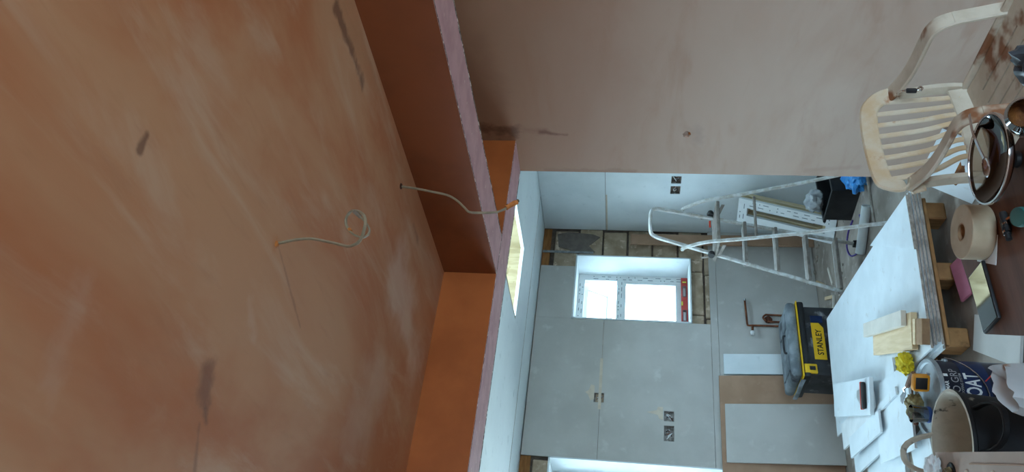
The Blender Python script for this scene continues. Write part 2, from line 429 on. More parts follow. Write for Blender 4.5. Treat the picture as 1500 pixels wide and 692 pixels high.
# kitchen ceiling with the rooflight opening
HX0, HX1, HY0, HY1 = 2.742, 3.338, 4.02, 4.93
kc = struct('ceiling_kitchen', MB().slab(-2.05, 4.5, 2.99, 6.42, 2.40, 2.52, [(HX0-.02, HX1+.02, HY0-.02, HY1+.02)], lambda u, v, t: (u, v, t)), MAT['kceil'], 'pale plasterboard kitchen ceiling')
for nm, a, b in [('lining_board', (HX1, HY0, 2.401), (HX1+.02, HY1, 2.92)), ('lining_board', (HX0-.02, HY0, 2.401), (HX0, HY1, 2.92)),
                 ('lining_board', (HX0-.02, HY1, 2.401), (HX1+.02, HY1+.02, 2.92)), ('lining_board', (HX0-.02, HY0-.02, 2.401), (HX1+.02, HY0, 2.92))]:
    MB().span(a, b).build(nm, MAT['ply'], kc, 'pale plywood lining of the rooflight opening')
for a, b in [((HX1-.004, HY0, 2.396), (HX1+.012, HY1, 2.42)), ((HX0, HY1-.004, 2.396), (HX1+.012, HY1+.012, 2.42))]:
    MB().span(a, b).build('opening_edge', MAT['upvc'], kc, 'cut white board edge')
# joint line in the kitchen ceiling board
MB().span((-1.9, 5.49, 2.3985), (4.28, 5.494, 2.401)).build('board_joint', MAT['edge'], kc)

# plastered right-hand wall of the near room, with the ragged cable hole
hy0, hy1, hz0, hz1 = 2.785, 2.842, 1.312, 1.362
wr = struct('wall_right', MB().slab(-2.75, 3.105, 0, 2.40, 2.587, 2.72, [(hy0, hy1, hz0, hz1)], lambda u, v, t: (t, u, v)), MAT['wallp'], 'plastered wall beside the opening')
m = MB(); pts = []
for i in range(18):
    a = 2*PI*i/18; rr = 1.0 + .5*(noise.noise(Vector((i*1.7, 3.1, 0))))
    pts.append((math.cos(a), math.sin(a), rr))
cy_, cz_ = (hy0+hy1)/2, (hz0+hz1)/2
out = [m.bm.verts.new((2.5862, cy_ + .044*c*1.0, cz_ + .04*s_)) for c, s_, r in pts]
inn = [m.bm.verts.new((2.5858, cy_ + .021*c*r, cz_ + .018*s_*r)) for c, s_, r in pts]
inb = [m.bm.verts.new((2.60, cy_ + .021*c*r, cz_ + .018*s_*r)) for c, s_, r in pts]
for i in range(18):
    j = (i+1) % 18
    m.bm.faces.new((out[i], out[j], inn[j], inn[i])); m.bm.faces.new((inn[i], inn[j], inb[j], inb[i]))
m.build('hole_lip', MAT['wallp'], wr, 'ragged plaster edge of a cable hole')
MB().tube([(2.66, 2.83, 1.325), (2.60, 2.822, 1.322), (2.592, 2.812, 1.324)], .006).build('cable_end', MAT['copperwire'], wr, 'tan cable end inside the hole')
struct('wall_opening_return', MB().span((2.72, 2.93, 0), (4.285, 3.105, 2.40)), MAT['boardw'])
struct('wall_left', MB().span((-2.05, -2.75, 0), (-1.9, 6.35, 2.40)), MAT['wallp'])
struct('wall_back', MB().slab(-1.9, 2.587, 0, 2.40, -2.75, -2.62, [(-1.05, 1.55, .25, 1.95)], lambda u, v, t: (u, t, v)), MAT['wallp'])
m = MB()
for a, b in [((-1.05, -2.71, .25), (-.98, -2.65, 1.95)), ((1.48, -2.71, .25), (1.55, -2.65, 1.95)), ((.22, -2.71, .25), (.28, -2.65, 1.95)), ((-1.05, -2.71, .25), (1.55, -2.65, .32)), ((-1.05, -2.71, 1.88), (1.55, -2.65, 1.95))]: m.span(a, b)
struct('window_3', m, MAT['upvc'], 'white framed window behind')

# boxed steel beams: A spans the opening, B runs back from it
def ragged_strip(p0, p1, side, wd, drop=0.0, seed=0, n=60):
    """thin torn paper edge along p0-p1, ragged on one side"""
    m = MB(); p0, p1, side = Vector(p0), Vector(p1), Vector(side)
    a, b, c, d = [], [], [], []
    for i in range(n+1):
        p = p0.lerp(p1, i/n); q = wd * (.5 + 1.0*abs(noise.noise(Vector((i*.45+seed, seed, 0)))) + .5*noise.noise(Vector((i*1.9, seed, 4))))
        q = max(q, .001)
        a.append(m.bm.verts.new(p)); b.append(m.bm.verts.new(p + side*q))
        c.append(m.bm.verts.new(p + Vector((0, 0, .0012)))); d.append(m.bm.verts.new(p + side*q + Vector((0, 0, .0012))))
    for i in range(n):
        for x, y in ((a, b), (d, c), (b, d), (c, a)): m.bm.faces.new((x[i], x[i+1], y[i+1], y[i]))
    return m
SOF = 2.1635
AY0, AY1 = 2.872, 3.092
BX0, BX1 = 1.803, 2.003
b1 = struct('trim_1', MB().span((-1.9, AY0+.004, SOF+.012), (2.587, AY1-.004, 2.40)), MAT['board'], 'boxed steel beam across the kitchen opening')
MB().span((-1.9, AY0, SOF+.002), (2.587, AY0+.006, 2.40)).build('plaster_face', MAT['wet'], b1, 'wet orange plaster face of the beam')
MB().span((-1.9, AY0+.001, SOF), (2.587, AY1, SOF+.014)).build('soffit_board', MAT['pink'], b1, 'bare pink plasterboard soffit')
MB().span((-1.9, AY1-.004, SOF+.002), (2.587, AY1+.012, 2.398)).build('back_board', MAT['boardw'], b1)
ragged_strip((-.4, AY1+.012, SOF-.0006), (2.587, AY1+.012, SOF-.0006), (0, -1, 0), .010, seed=3, n=150).build('torn_edge', MAT['torn'], b1)
ragged_strip((-.4, AY0, SOF-.0006), (2.587, AY0, SOF-.0006), (0, 1, 0), .005, seed=9, n=120).build('torn_edge', MAT['torn'], b1)
b2 = struct('trim_2', MB().span((BX0+.004, -2.62, SOF+.012), (BX1-.004, AY0, 2.40)), MAT['board'], 'boxed steel beam running back from the opening')
MB().span((BX0, -2.62, SOF+.002), (BX0+.006, AY0, 2.40)).build('plaster_face', MAT['wet_shaded'], b2, 'wet plaster face of the beam with its shade painted in')
MB().span((BX0+.001, -2.62, SOF+.0005), (BX1, AY0, SOF+.014)).build('soffit_board', MAT['pink'], b2, 'bare pink plasterboard soffit')
MB().span((BX1-.004, -2.62, SOF+.002), (BX1+.004, AY0, 2.40)).build('plaster_face', MAT['wet_shaded'], b2)
ragged_strip((BX1+.004, .5, SOF-.0005), (BX1+.004, AY0, SOF-.0005), (-1, 0, 0), .010, seed=5, n=150).build('torn_edge', MAT['torn'], b2)
ragged_strip((BX0, .5, SOF-.0005), (BX0, AY0, SOF-.0005), (1, 0, 0), .005, seed=12, n=120).build('torn_edge', MAT['torn'], b2)

# kitchen right wall: two rows of board
FY = 5.965
RX = 4.285
wkr = struct('wall_kitchen_right', MB().span((RX+.02, 2.93, 0), (4.5, 6.35, 2.40)), MAT['mortar'], 'boarded right wall of the kitchen')
sockR = [(5.179, 5.277, 1.180, 1.265), (5.312, 5.420, 1.180, 1.265)]
MB().slab(3.105, 5.985, .004, 1.819, RX, RX+.0125, sockR, lambda u, v, t: (t, u, v)).build('plasterboard_panel', MAT['boardw'], wkr, 'white plasterboard lower sheet')
MB().slab(3.105, 5.985, 1.823, 2.396, RX, RX+.0125, [], lambda u, v, t: (t, u, v)).build('plasterboard_panel', MAT['boardw'], wkr, 'white plasterboard upper sheet')
MB().span((RX-.0012, 5.45, 1.806), (RX, 5.985, 1.818)).build('filler_smear', MAT['filler'], wkr)

# far wall: masonry shell, exposed blocks, boards
W1 = (3.325, 3.972, 1.062, 2.070)      # kitchen window opening x0 x1 z0 z1
W2 = (-1.0, 2.075, .85, 2.165)          # wide window
wf = struct('wall_far', MB().slab(-1.9, 4.305, 0, 2.40, 6.015, 6.42, [W1, W2], lambda u, v, t: (u, t, v)), MAT['mortar'], 'far kitchen wall of bare blocks and grey board')
zj = 1.842
for k in range(-5, 3):
    z0, z1 = zj + .225*k + .008, zj + .225*(k+1) - .008
    if z1 > 2.32: z1 = 2.318
    if z0 > 2.30: continue
    x = 2.54 + (-.03 if k % 2 else 0.0)
    while x < 4.28:
        xa, xb = x + .006, min(x + .44 - .006, 4.288)
        x += .44
        cuts = [(xa, xb)]
        if z1 > W1[2] + .02 and z0 < W1[3] - .02:
            cuts = []
            if xa < W1[0] - .03: cuts.append((xa, min(xb, W1[0]-.012)))
            if xb > W1[1] + .03: cuts.append((max(xa, W1[1]+.012), xb))
            if z0 < W1[2] - .03 and xb > W1[0] and xa < W1[1]:
                u0_, u1_ = max(xa, W1[0]-.006), min(xb, W1[1]+.006); v1_ = W1[2]-.012
                MB().box(((u0_+u1_)/2, 6.005, (z0+v1_)/2), (u1_-u0_, .032, v1_-z0), None, .006, 1).jitter(.006, 14, k+u0_).build('block', MAT['block'], wf)
        for a, b in cuts:
            if b - a < .05: continue
            bb = MB().box(((a+b)/2, 6.005, (z0+z1)/2), (b-a, .032, z1-z0), None, .006, 1).jitter(.006, 14, k+a)
            bb.build('block', MAT['block'], wf)
for k, z in enumerate((1.9, 2.1)):
    MB().box((1.96+.1*k, 6.004, 2.235), (.2, .03, .12), None, .006, 1).jitter(.005, 14, k).build('block', MAT['block'], wf) if k == 0 else None
MB().span((2.9, 5.992, 2.325), (4.283, 6.014, 2.398)).build('wall_plate', MAT['timber'], wf, 'orange brown timber wall plate')
MB().span((-1.2, 5.992, 2.315), (2.12, 6.014, 2.398)).build('wall_plate', MAT['timber'], wf, 'orange brown timber wall plate')
# cement smear over the top blocks
poly = [(.0, .02), (.14, .0), (.17, .1), (.15, .33), (.12, .40), (.02, .30), (-.05, .36), (-.07, .2), (-.03, .12)]
MB().prism([(4.08 + x - .0, 2.27 - y) for x, y in poly], 0, .006, Matrix(((1, 0, 0, 0), (0, 0, -1, 5.9885), (0, 1, 0, 0), (0, 0, 0, 1)))).jitter(.002, 20).build('cement_smear', MAT['cement'], wf)
MB().span((4.012, 5.981, 1.925), (4.036, 5.985, 2.392)).build('steel_strap', MAT['steel'], wf, 'galvanised steel restraint strap')
# plasterboards on the far wall (fn: x, y, z)
ffn = lambda u, v, t: (u, t, v)
sockF = [(2.557, 2.640, 1.765, 1.848), (2.433, 2.519, 1.208, 1.288), (2.270, 2.398, 1.208, 1.288)]
zs = 1.797
MB().slab(W2[1]+.012, W1[0]-.010, zs+.002, 2.392, FY, FY+.0125, [h for h in sockF], ffn).build('plasterboard_panel', MAT['board'], wf, 'grey plasterboard sheet left of the window') if False else None
up = MB().slab(2.082, 3.320, zs+.0015, 2.392, FY, FY+.0125, sockF, ffn).build('plasterboard_panel', MAT['board'], wf, 'grey plasterboard sheet under the ceiling')
MB().span((3.3212, FY, 2.078), (3.858, FY+.0125, 2.392)).build('plasterboard_panel', MAT['board'], wf, 'grey plasterboard strip above the window')
MB().slab(2.082, 3.320, .902, zs-.0015, FY, FY+.0125, sockF, ffn).build('plasterboard_panel', MAT['board'], wf, 'grey plasterboard sheet with socket holes')
MB().slab(-1.9, 4.283, .004, .838, FY, FY+.0125, [], ffn).build('plasterboard_panel', MAT['board'], wf, 'grey plasterboard sheet at the floor')
MB().span((2.082, FY, .841), (4.283, FY+.0125, .899)).build('plasterboard_panel', MAT['board'], wf, 'filled grey board strip')
MB().span((-1.9, FY, .842), (-1.02, FY+.0125, 2.392)).build('plasterboard_panel', MAT['board'], wf)
m = MB(); m.span((2.5, FY-.0012, zs-.010), (2.95, FY, zs+.014)); m.build('filler_smear', MAT['filler'], wf)
MB().prism([(2.66, .0), (2.54, .0), (2.53, .03), (2.58, .05), (2.60, .075), (2.62, .045), (2.67, .03)], 0, .0015, Matrix(((1, 0, 0, .04), (0, 0, -1, FY), (0, 1, 0, 1.845), (0, 0, 0, 1)))).build('filler_smear', MAT['filler'], wf)
MB().prism([(2.53, .0), (2.42, .0), (2.43, .03), (2.46, .04), (2.48, .13), (2.50, .05), (2.53, .04)], 0, .0015, Matrix(((1, 0, 0, .02), (0, 0, -1, FY), (0, 1, 0, 1.295), (0, 0, 0, 1)))).build('filler_smear', MAT['filler'], wf)

# ---- windows
def tape_marks(mb, x0, x1, z, y, vertical=False, seed=1):
    r = random.Random(seed); p = x0
    while p < x1 - .03:
        L = r.choice((.008, .03, .045)); h = .006 if L > .01 else .010
        if vertical: mb.span((z - h/2, y - .0006, p), (z + h/2, y + .0004, p + L))
        else: mb.span((p, y - .0006, z - h/2), (p + L, y + .0004, z + h/2))
        p += L + r.choice((.025, .05, .07))
w1 = thing('window_1', 'white plastic window with open fanlight in the far wall', 'window'); w1['kind'] = 'structure'
x0, x1, z0, z1 = W1
ry = 6.27
MB().span((x1-.004, FY-.012, z0-.01), (x1+.0085, ry, z1+.01)).build('reveal_board', MAT['boardw'], w1, 'white reveal board')
MB().span((x0-.0085, FY-.012, z0-.01), (x0+.004, ry, z1+.01)).build('reveal_board', MAT['boardw'], w1)
MB().span((x0-.008, FY-.012, z1-.004), (x1+.008, ry, z1+.0085)).build('reveal_board', MAT['boardw'], w1)
MB().span((x0-.008, FY-.012, z0-.0085), (x1+.008, ry, z0+.004)).build('window_sill', MAT['boardw'], w1, 'white board sill')
fr = .062; zt0, zt1 = 1.640, 1.705
a0, a1, c0, c1 = x0+.004, x1-.004, z0+.004, z1-.004
MB().slab(a0, a1, c0, c1, ry, ry+.07, [(a0+fr, a1-fr, c0+fr+.02, zt0), (a0+fr, a1-fr, zt1, c1-fr)], ffn).build('window_frame', MAT['upvc'], w1)
MB().slab(a0+fr, a1-fr, c0+fr+.02, zt0, ry+.012, ry+.05, [(a0+fr+.02, a1-fr-.02, c0+fr+.04, zt0-.02)], ffn).build('glazing_bead', MAT['upvc'], w1)
MB().span((a0+fr+.015, ry+.028, c0+fr+.035), (a1-fr-.015, ry+.034, zt0-.015)).build('pane', MAT['pane'], w1)
m = MB()
for (za, sd) in ((c1-.02, 1), (c1-.045, 2), (zt0+.02, 3), (zt1-.02, 4)): tape_marks(m, a0+.05, a1-.05, za, ry, False, sd)
for (xa, sd) in ((a1-.02, 5), (a1-.045, 6)): tape_marks(m, c0+.05, c1-.05, xa, ry, True, sd)
m.build('protective_tape_print', MAT['tape'], w1, 'printed marks on the protective tape')
# fanlight, hinged at the head and pushed outwards
sx0, sx1, szh = a0+fr-.01, a1-fr+.01, (c1-fr) - zt1 + .02
sash = MB().slab(sx0, sx1, -szh, 0, 0, .05, [(sx0+.05, sx1-.05, -szh+.05, -.05)], ffn).move(Matrix.Translation((0, ry+.075, c1-fr+.01)) @ Matrix.Rotation(math.radians(32), 4, 'X')).build('fanlight_sash', MAT['upvc'], w1)
MB().span((sx0+.045, .022, -szh+.045), (sx1-.045, .028, -.045)).move(Matrix.Translation((0, ry+.075, c1-fr+.01)) @ Matrix.Rotation(math.radians(32), 4, 'X')).build('pane', MAT['pane'], sash)
MB().slab(sx0+.048, sx1-.048, -szh+.048, -.048, .018, .021, [(sx0+.056, sx1-.056, -szh+.056, -.056)], ffn).move(Matrix.Translation((0, ry+.075, c1-fr+.01)) @ Matrix.Rotation(math.radians(32), 4, 'X')).build('gasket', MAT['inkgry'], sash)
w2 = thing('window_2', 'wide white plastic window lighting the kitchen', 'window'); w2['kind'] = 'structure'
x0, x1, z0, z1 = W2
MB().span((x1-.004, FY-.012, z0-.01), (x1+.0065, ry, z1+.01)).build('reveal_board', MAT['boardw'], w2)
MB().span((x0-.0085, FY-.012, z0-.01), (x0+.004, ry, z1+.01)).build('reveal_board', MAT['boardw'], w2)
MB().span((x0-.008, FY-.012, z1-.004), (x1+.0065, ry, z1+.0085)).build('reveal_board', MAT['boardw'], w2)
MB().span((x0-.008, FY-.012, z0-.0085), (x1+.0065, ry, z0+.004)).build('window_sill', MAT['boardw'], w2)
a0, a1, c0, c1 = x0+.004, x1-.004, z0+.004, z1-.004
MB().slab(a0, a1, c0, c1, ry, ry+.07, [(a0+fr, -.03, c0+fr, c1-fr), (.03, 1.02, c0+fr, c1-fr), (1.08, a1-fr, c0+fr, c1-fr)], ffn).build('window_frame', MAT['upvc'], w2)
for pa, pb in ((a0+fr-.005, -.025), (.025, 1.025), (1.075, a1-fr+.005)): MB().span((pa, ry+.028, c0+fr-.005), (pb, ry+.034, c1-fr+.005)).build('pane', MAT['pane'], w2)


# ================================================================== KITCHEN THINGS
def copy_part(o, parent, loc=None):
    c = o.copy(); COL.objects.link(c); c.parent = parent
    if loc is not None: c.location = loc
    return c
# ---- metal socket boxes let into the boards
def back_box(label, origin, wd, hd, axis, seed, group):
    """open metal box; local x across the wall, y into the wall, z up"""
    t = thing('socket_back_box', label, 'socket box', origin, axis, group)
    d = .03; k = .0025
    m = MB(); m.span((0, d-k, 0), (wd, d, hd)); m.span((0, 0, 0), (k, d-k, hd)); m.span((wd-k, 0, 0), (wd, d-k, hd)); m.span((k, 0, 0), (wd-k, d-k, k)); m.span((k, 0, hd-k), (wd-k, d-k, hd))
    m.build('box', MAT['zinc'], t)
    r = random.Random(seed)
    for i, mt in enumerate(('inkwht', 'inkgry', 'copper', 'inkblk')):
        a = Vector((r.uniform(.2, .8)*wd, d-.006, r.uniform(.2, .8)*hd)); p = [a]
        for j in range(3): p.append(Vector((r.uniform(.15, .85)*wd, d - .008 - .005*j, r.uniform(.15, .85)*hd)))
        MB().tube(smooth_path(p, 4), .0032, 6).build('wire', MAT[mt], t)
    for s_ in (.08, .92): MB().span((wd*s_-.004, .002, hd*.5-.004), (wd*s_+.004, d-.004, hd*.5+.004)).build('screw_lug', MAT['zinc'], t)
    return t
sk = 'empty metal socket boxes let into the far grey wall'
back_box('single open metal socket box with filler above it in the grey board', (2.558, FY+.002, 1.766), .081, .081, 0, 1, sk)
back_box('square open metal socket box with loose wires in the lower grey board', (2.434, FY+.002, 1.209), .084, .078, 0, 2, sk)
back_box('wider open metal socket box with white wire loop in the lower grey board', (2.271, FY+.002, 1.209), .126, .078, 0, 3, sk)
sr = 'open metal socket boxes side by side in the white kitchen wall'
for i, (a, b, c, d) in enumerate(sockR):
    back_box(['open metal socket box in the white side wall beside the plastered wall end', 'open metal socket box in the white side wall nearer the far corner'][i], (RX+.002, b-.001, c+.001), b-a-.002, d-c-.002, -PI/2, 5+i, sr)

# ---- spirit level on the sill
t = thing('spirit_level', 'red box spirit level lying on the white window sill', 'spirit level', (3.655, 6.215, W1[2]+.004))
L2 = .27
MB().slab(-L2, L2, 0, .058, -.011, .011, [(-.18, -.07, .014, .044), (.07, .18, .014, .044)], lambda u, v, q: (u, q, v)).build('body', MAT['redlev'], t)
for sx in (-1, 1):
    MB().slab(.125*sx-.058, .125*sx+.058, .011, .047, -.0125, .0125, [(.125*sx-.05, .125*sx+.05, .018, .040)], lambda u, v, q: (u, q, v)).build('hand_hole_rim', MAT['levin'], t)
    MB().tube([(.225*sx, -.004, .012), (.225*sx, -.004, .046)], .011, 10).build('vial', MAT['vial'], t)
MB().tube([(-.02, -.004, .05), (.02, -.004, .05)], .009, 10).build('vial', MAT['vial'], t)

# ---- copper pipes
t = thing('copper_pipe', 'copper pipe bent along the wall with a white capped tee', 'pipe', (3.31, 5.935, 0))
MB().tube(smooth_path([(.235, 0, .612), (.06, 0, .606), (.012, 0, .603), (0, 0, .59), (.004, 0, .50), (.008, 0, 0)], 5), .0085, 8).build('pipe_run', MAT['copper'], t)
MB().tube([(.255, 0, .612), (.235, 0, .612)], .012, 8).build('end_cap', MAT['chrome'], t)
MB().tube([(0, 0, .56), (-.02, -.01, .565), (-.07, -.02, .57)], .0095, 8).build('tee', MAT['copper'], t)
MB().lathe([(0, 0), (.017, 0), (.02, .012), (.016, .03), (.006, .036), (0, .036)], 14, Matrix.Translation((-.065, -.02, .57)) @ Matrix.Rotation(-PI/2, 4, 'Y')).build('white_cap', MAT['white'], t)
t = thing('copper_pipe', 'pair of copper pipes joined by a rusty flange behind the tool chest', 'pipe', (3.39, 5.935, 0))
MB().tube(smooth_path([(.03, 0, 0), (.03, 0, .40), (.028, 0, .45), (.0, 0, .472), (-.03, 0, .45)], 5), .0085, 8).build('pipe_run', MAT['copper'], t)
MB().tube([(-.035, 0, 0), (-.035, 0, .44)], .0085, 8).build('pipe_run', MAT['copper'], t)
MB().lathe([(0, 0), (.03, 0), (.033, .008), (.03, .016), (.015, .02), (0, .02)], 14, Matrix.Translation((-.01, .022, .43)) @ Matrix.Rotation(PI/2, 4, 'X')).jitter(.006, 30).build('flange', MAT['rust'], t)

# ---- boards leaning on the far wall
def leaning(name, label, cat, xa, xb, ztop, ybase, mat, th=.0125, skew=0.0, ytop=None):
    yt = ytop if ytop is not None else FY - .004
    ln = math.hypot(ztop, yt - ybase); tilt = math.atan2(yt - ybase, ztop)
    m = MB().box(((xb-xa)/2, th/2, ln/2), (xb-xa, th, ln), None, .002, 1)
    return one(name, m, mat, label, cat, (xa, ybase, th*math.sin(tilt)), (-tilt, skew, 0))
leaning('board_offcut', 'narrow white board strip leaning on the wall above the pipes end', 'board', 2.86, 3.04, .81, 5.86, MAT['boardw'], .0125, 0, 5.945)
leaning('board_sheet', 'large brown paper backed board leaning on the far wall', 'board', 1.75, 2.835, .855, 5.815, MAT['brownbd'], .0125, 0, 5.928)
leaning('board_sheet', 'grey white plasterboard sheet leaning in front of the brown board', 'board', 2.105, 2.575, .825, 5.765, MAT['board'], .0125, .012, 5.905)

# ---- tool chest
tb = thing('tool_chest', 'black dusty tool chest with yellow stripe standing by the far wall', 'tool box', (2.845, 5.43, 0), .02)
W_, D_, H_ = .62, .36, .43
MB().box((0, 0, .16), (W_-.05, D_-.05, .30), None, .02).build('body', MAT['blackd'], tb)
MB().box((0, 0, .325), (W_, D_, .05), None, .014).build('rim', MAT['black'], tb)
MB().box((0, -.004, .3525), (W_+.004, D_+.002, .008), None, .003).build('stripe', MAT['yellow'], tb, 'thin yellow stripe round the lid')
lid = MB().box((0, 0, .392), (W_-.01, D_-.01, .07), None, .026, 3).build('lid', MAT['dust'], tb, 'black lid grey with dust')
for sx in (-1, 1): MB().box((.17*sx, 0, .43), (.13, .22, .012), None, .005).build('lid_ridge', MAT['dust'], lid)
MB().tube(smooth_path([(-.07, -.06, .428), (-.06, -.06, .445), (.06, -.06, .445), (.07, -.06, .428)], 4), .008, 8).build('carry_handle', MAT['blackd'], lid)
lb = MB().prism([(-.16, .0), (.10, .0), (.14, .03), (.14, .085), (-.16, .085)], 0, .004, Matrix(((1, 0, 0, 0), (0, 0, -1, -.155), (0, 1, 0, .175), (0, 0, 0, 1)))).build('label_panel', MAT['ylabel'], tb, 'yellow label panel')
MB().span((.142, -.160, .175), (.20, -.155, .26)).build('label_end', MAT['bluebd'], lb)
text_mb('STANLEY', .058, .0012, lambda x, y: (x - .02, -.1596, y + .212), .88).build('lettering', MAT['inkblk'], lb)
for sx in (-1,):
    lt = MB().box((.245*sx, -.172, .30), (.075, .02, .09), None, .008).build('latch', MAT['yellow'], tb, 'yellow latch')
    MB().box((.245*sx, -.184, .29), (.03, .008, .04), None, .003).build('latch_lever', MAT['black'], lt)
hl = MB().band(smooth_path([(-.30, -.12, .34), (-.345, -.12, .365), (-.36, -.06, .37), (-.36, .06, .37), (-.345, .12, .365), (-.30, .12, .34)], 4), .03, .01, fixed=(0, 0, 1)).build('side_handle', MAT['dust'], tb, 'grey side handle')
for sx in (-1, 1): MB().lathe([(0, -.02), (.055, -.02), (.06, -.012), (.06, .012), (.055, .02), (0, .02)], 18, Matrix.Translation((.22*sx, .15, .06)) @ Matrix.Rotation(PI/2, 4, 'Y')).build('wheel', MAT['black'], tb)
for sx in (-1, 1): MB().box((.22*sx, -.12, .006), (.08, .06, .012)).build('foot', MAT['black'], tb)

# ---- step ladder
LQ = dict(cx=3.167, cy=4.822, rot=-.084, lean=.583, zt=1.463, w0=.212, w1=.109, rs=1.004, wr=.205, z0=.164, dz=.219, zp=1.027, zj=1.236)
ld = thing('step_ladder', 'aluminium platform step ladder with hooped handrail standing by the plasterboard stack', 'ladder', (LQ['cx'], LQ['cy'], 0), LQ['rot'])
def lf(s, z):   # local: +x right, -y towards the rear frame
    q = z / LQ['zt']; return Vector((s * (LQ['w0'] + (LQ['w1'] - LQ['w0']) * q), -LQ['lean'] * q, z))
fr_path = [lf(-1, .014), lf(-1, .7), lf(-1, 1.36)]
top = [lf(-1, 1.41), lf(-.92, 1.442) , lf(-.72, 1.458), lf(0, 1.463), lf(.72, 1.458), lf(.92, 1.442), lf(1, 1.41)]
rail = [lf(-1, .014), lf(-1, .7), lf(-1, 1.35)] + smooth_path(top, 3) + [lf(1, 1.35), lf(1, .7), lf(1, .014)]
MB().band(rail, .03, .018, fixed=(0, 1, .4)).build('front_rail', MAT['alu'], ld, 'hooped front rail')
for k in range(4):
    z = LQ['z0'] + k * LQ['dz']; a, b = lf(-1, z), lf(1, z)
    tr = MB().box((0, a.y, z), (b.x - a.x - .004, .085, .02), None, .003, 1).build('tread', MAT['alug'], ld)
    MB().box((0, a.y + .044, z - .006), (b.x - a.x - .006, .006, .034), None, .002, 1).build('tread_nosing', MAT['alu'], tr)
a, b = lf(-1, LQ['zp']), lf(1, LQ['zp'])
MB().box((0, a.y - .07, LQ['zp']), (b.x - a.x + .03, .27, .022), None, .004, 1).build('platform', MAT['alug'], ld)
for sx in (-1, 1):
    jz = LQ['zj']; j = lf(sx, jz); q0 = Vector((sx*LQ['wr'], -LQ['rs'], .014))
    j2 = lf(sx, jz); j2.x = j.x + sx*.028; j2.y -= .02
    p1 = j2.lerp(Vector((q0.x, q0.y, 0)), .12) + Vector((0, -.035, .015)); p2 = j2.lerp(Vector((q0.x, q0.y, 0)), .28) + Vector((0, -.02, .01))
    MB().band(smooth_path([j2 + Vector((0, .03, .01)), j2, p1, p2, j2.lerp(q0, .6), q0], 4), .024, .02, fixed=(0, 1, .5)).build('rear_leg', MAT['alu'], ld)
    MB().box((sx*LQ['wr'], -LQ['rs'], .012), (.032, .034, .024)).build('rubber_foot', MAT['black'], ld)
    f = lf(sx, .012); MB().box(f, (.036, .04, .024)).build('rubber_foot', MAT['black'], ld)
    MB().lathe([(0, -.012), (.02, -.012), (.024, 0), (.02, .012), (0, .012)], 14, Matrix.Translation(lf(sx, LQ['zp']+.03) + Vector((sx*.02, -.02, 0))) @ Matrix.Rotation(PI/2, 4, 'Y') @ Matrix.Diagonal((1, 1.5, 1, 1))).build('pivot_knob', MAT['black'], ld)
    s0 = lf(sx, LQ['zp'] - .01); MB().band([s0 + Vector((sx*.014, .02, .10)), s0 + Vector((sx*.014, -.02, -.01)), s0 + Vector((sx*.014, -.16, -.03))], .022, .004, fixed=(0, 0, 1)).build('side_strap', MAT['alug'], ld)
def rl(s, q):
    j = lf(s, LQ['zj']); return j.lerp(Vector((s*LQ['wr'], -LQ['rs'], 0)), q)
for q in (.35, .86): MB().tube([rl(-1, q), rl(1, q)], .009, 8).build('rear_crossbar', MAT['alug'], ld)
MB().box(lf(.55, LQ['zp']+.035) + Vector((0, -.02, 0)), (.05, .012, .012), None, .003).build('locking_catch', MAT['knifered'], ld, 'red locking catch')

# ---- plank in the corner, window frames, crate, bag and odds on the kitchen floor
one('timber_plank', MB().box((0, 0, .795), (.108, .022, 1.59), None, .003, 1), MAT['brownbd'], 'tall brown plank propped upright in the kitchen corner', 'plank', (4.142, 5.875, .001), (-.03, 0, .0))
def frame_thing(label, loc, rz, tilt, wd, hd, mats):
    t = thing('window_frame', label, 'window frame', loc, (-tilt, 0, rz), 'loose window frames')
    pr = .075; dp = .065
    MB().slab(0, wd, 0, hd, 0, dp*.45, [(pr, wd-pr, pr, hd-pr)], lambda u, v, q: (u, q, v)).build('front_profile', MAT[mats[0]], t)
    for k in range(3): MB().slab(.004*k, wd-.004*k, .004*k, hd-.004*k, dp*(.46+.18*k), dp*(.60+.18*k), [(pr-.01, wd-pr+.01, pr-.01, hd-pr+.01)], lambda u, v, q: (u, q, v)).build('edge_ridge', MAT[mats[1]], t)
    m = MB()
    for sd, xx in ((1, .02), (2, .05)): tape_marks(m, .05, hd-.05, wd-xx, 0, True, sd+20)
    for sd, zz in ((3, .02), (4, .05)): tape_marks(m, .04, wd-.04, hd-zz, 0, False, sd+20)
    m.build('protective_tape_print', MAT['tape'], t)
    return t
FA = math.radians(-65)
frame_thing('loose white window frame leaning on the kitchen side wall behind the ladder', (3.725, 5.31, .012), FA, .45, .22, .78, ('upvc', 'cream'))
frame_thing('cream window frame stacked behind the white loose frame', (3.80, 5.345, .012), FA, .45, .22, .75, ('cream', 'cream'))
ck = thing('storage_crate', 'black plastic crate on the kitchen floor behind the plastered wall end', 'crate', (3.82, 4.70, 0), .12)
m = MB(); m.span((-.20, -.15, 0), (.20, .15, .012)); m.span((-.20, -.15, .012), (.20, -.138, .19)); m.span((-.20, .138, .012), (.20, .15, .19)); m.span((-.20, -.138, .012), (-.188, .138, .19)); m.span((.188, -.138, .012), (.20, .138, .19))
m.build('body', MAT['black'], ck)
MB().slab(-.215, .215, -.165, .165, .178, .196, [(-.19, .19, -.14, .14)], lambda u, v, q: (u, v, q)).build('rim', MAT['black'], ck)
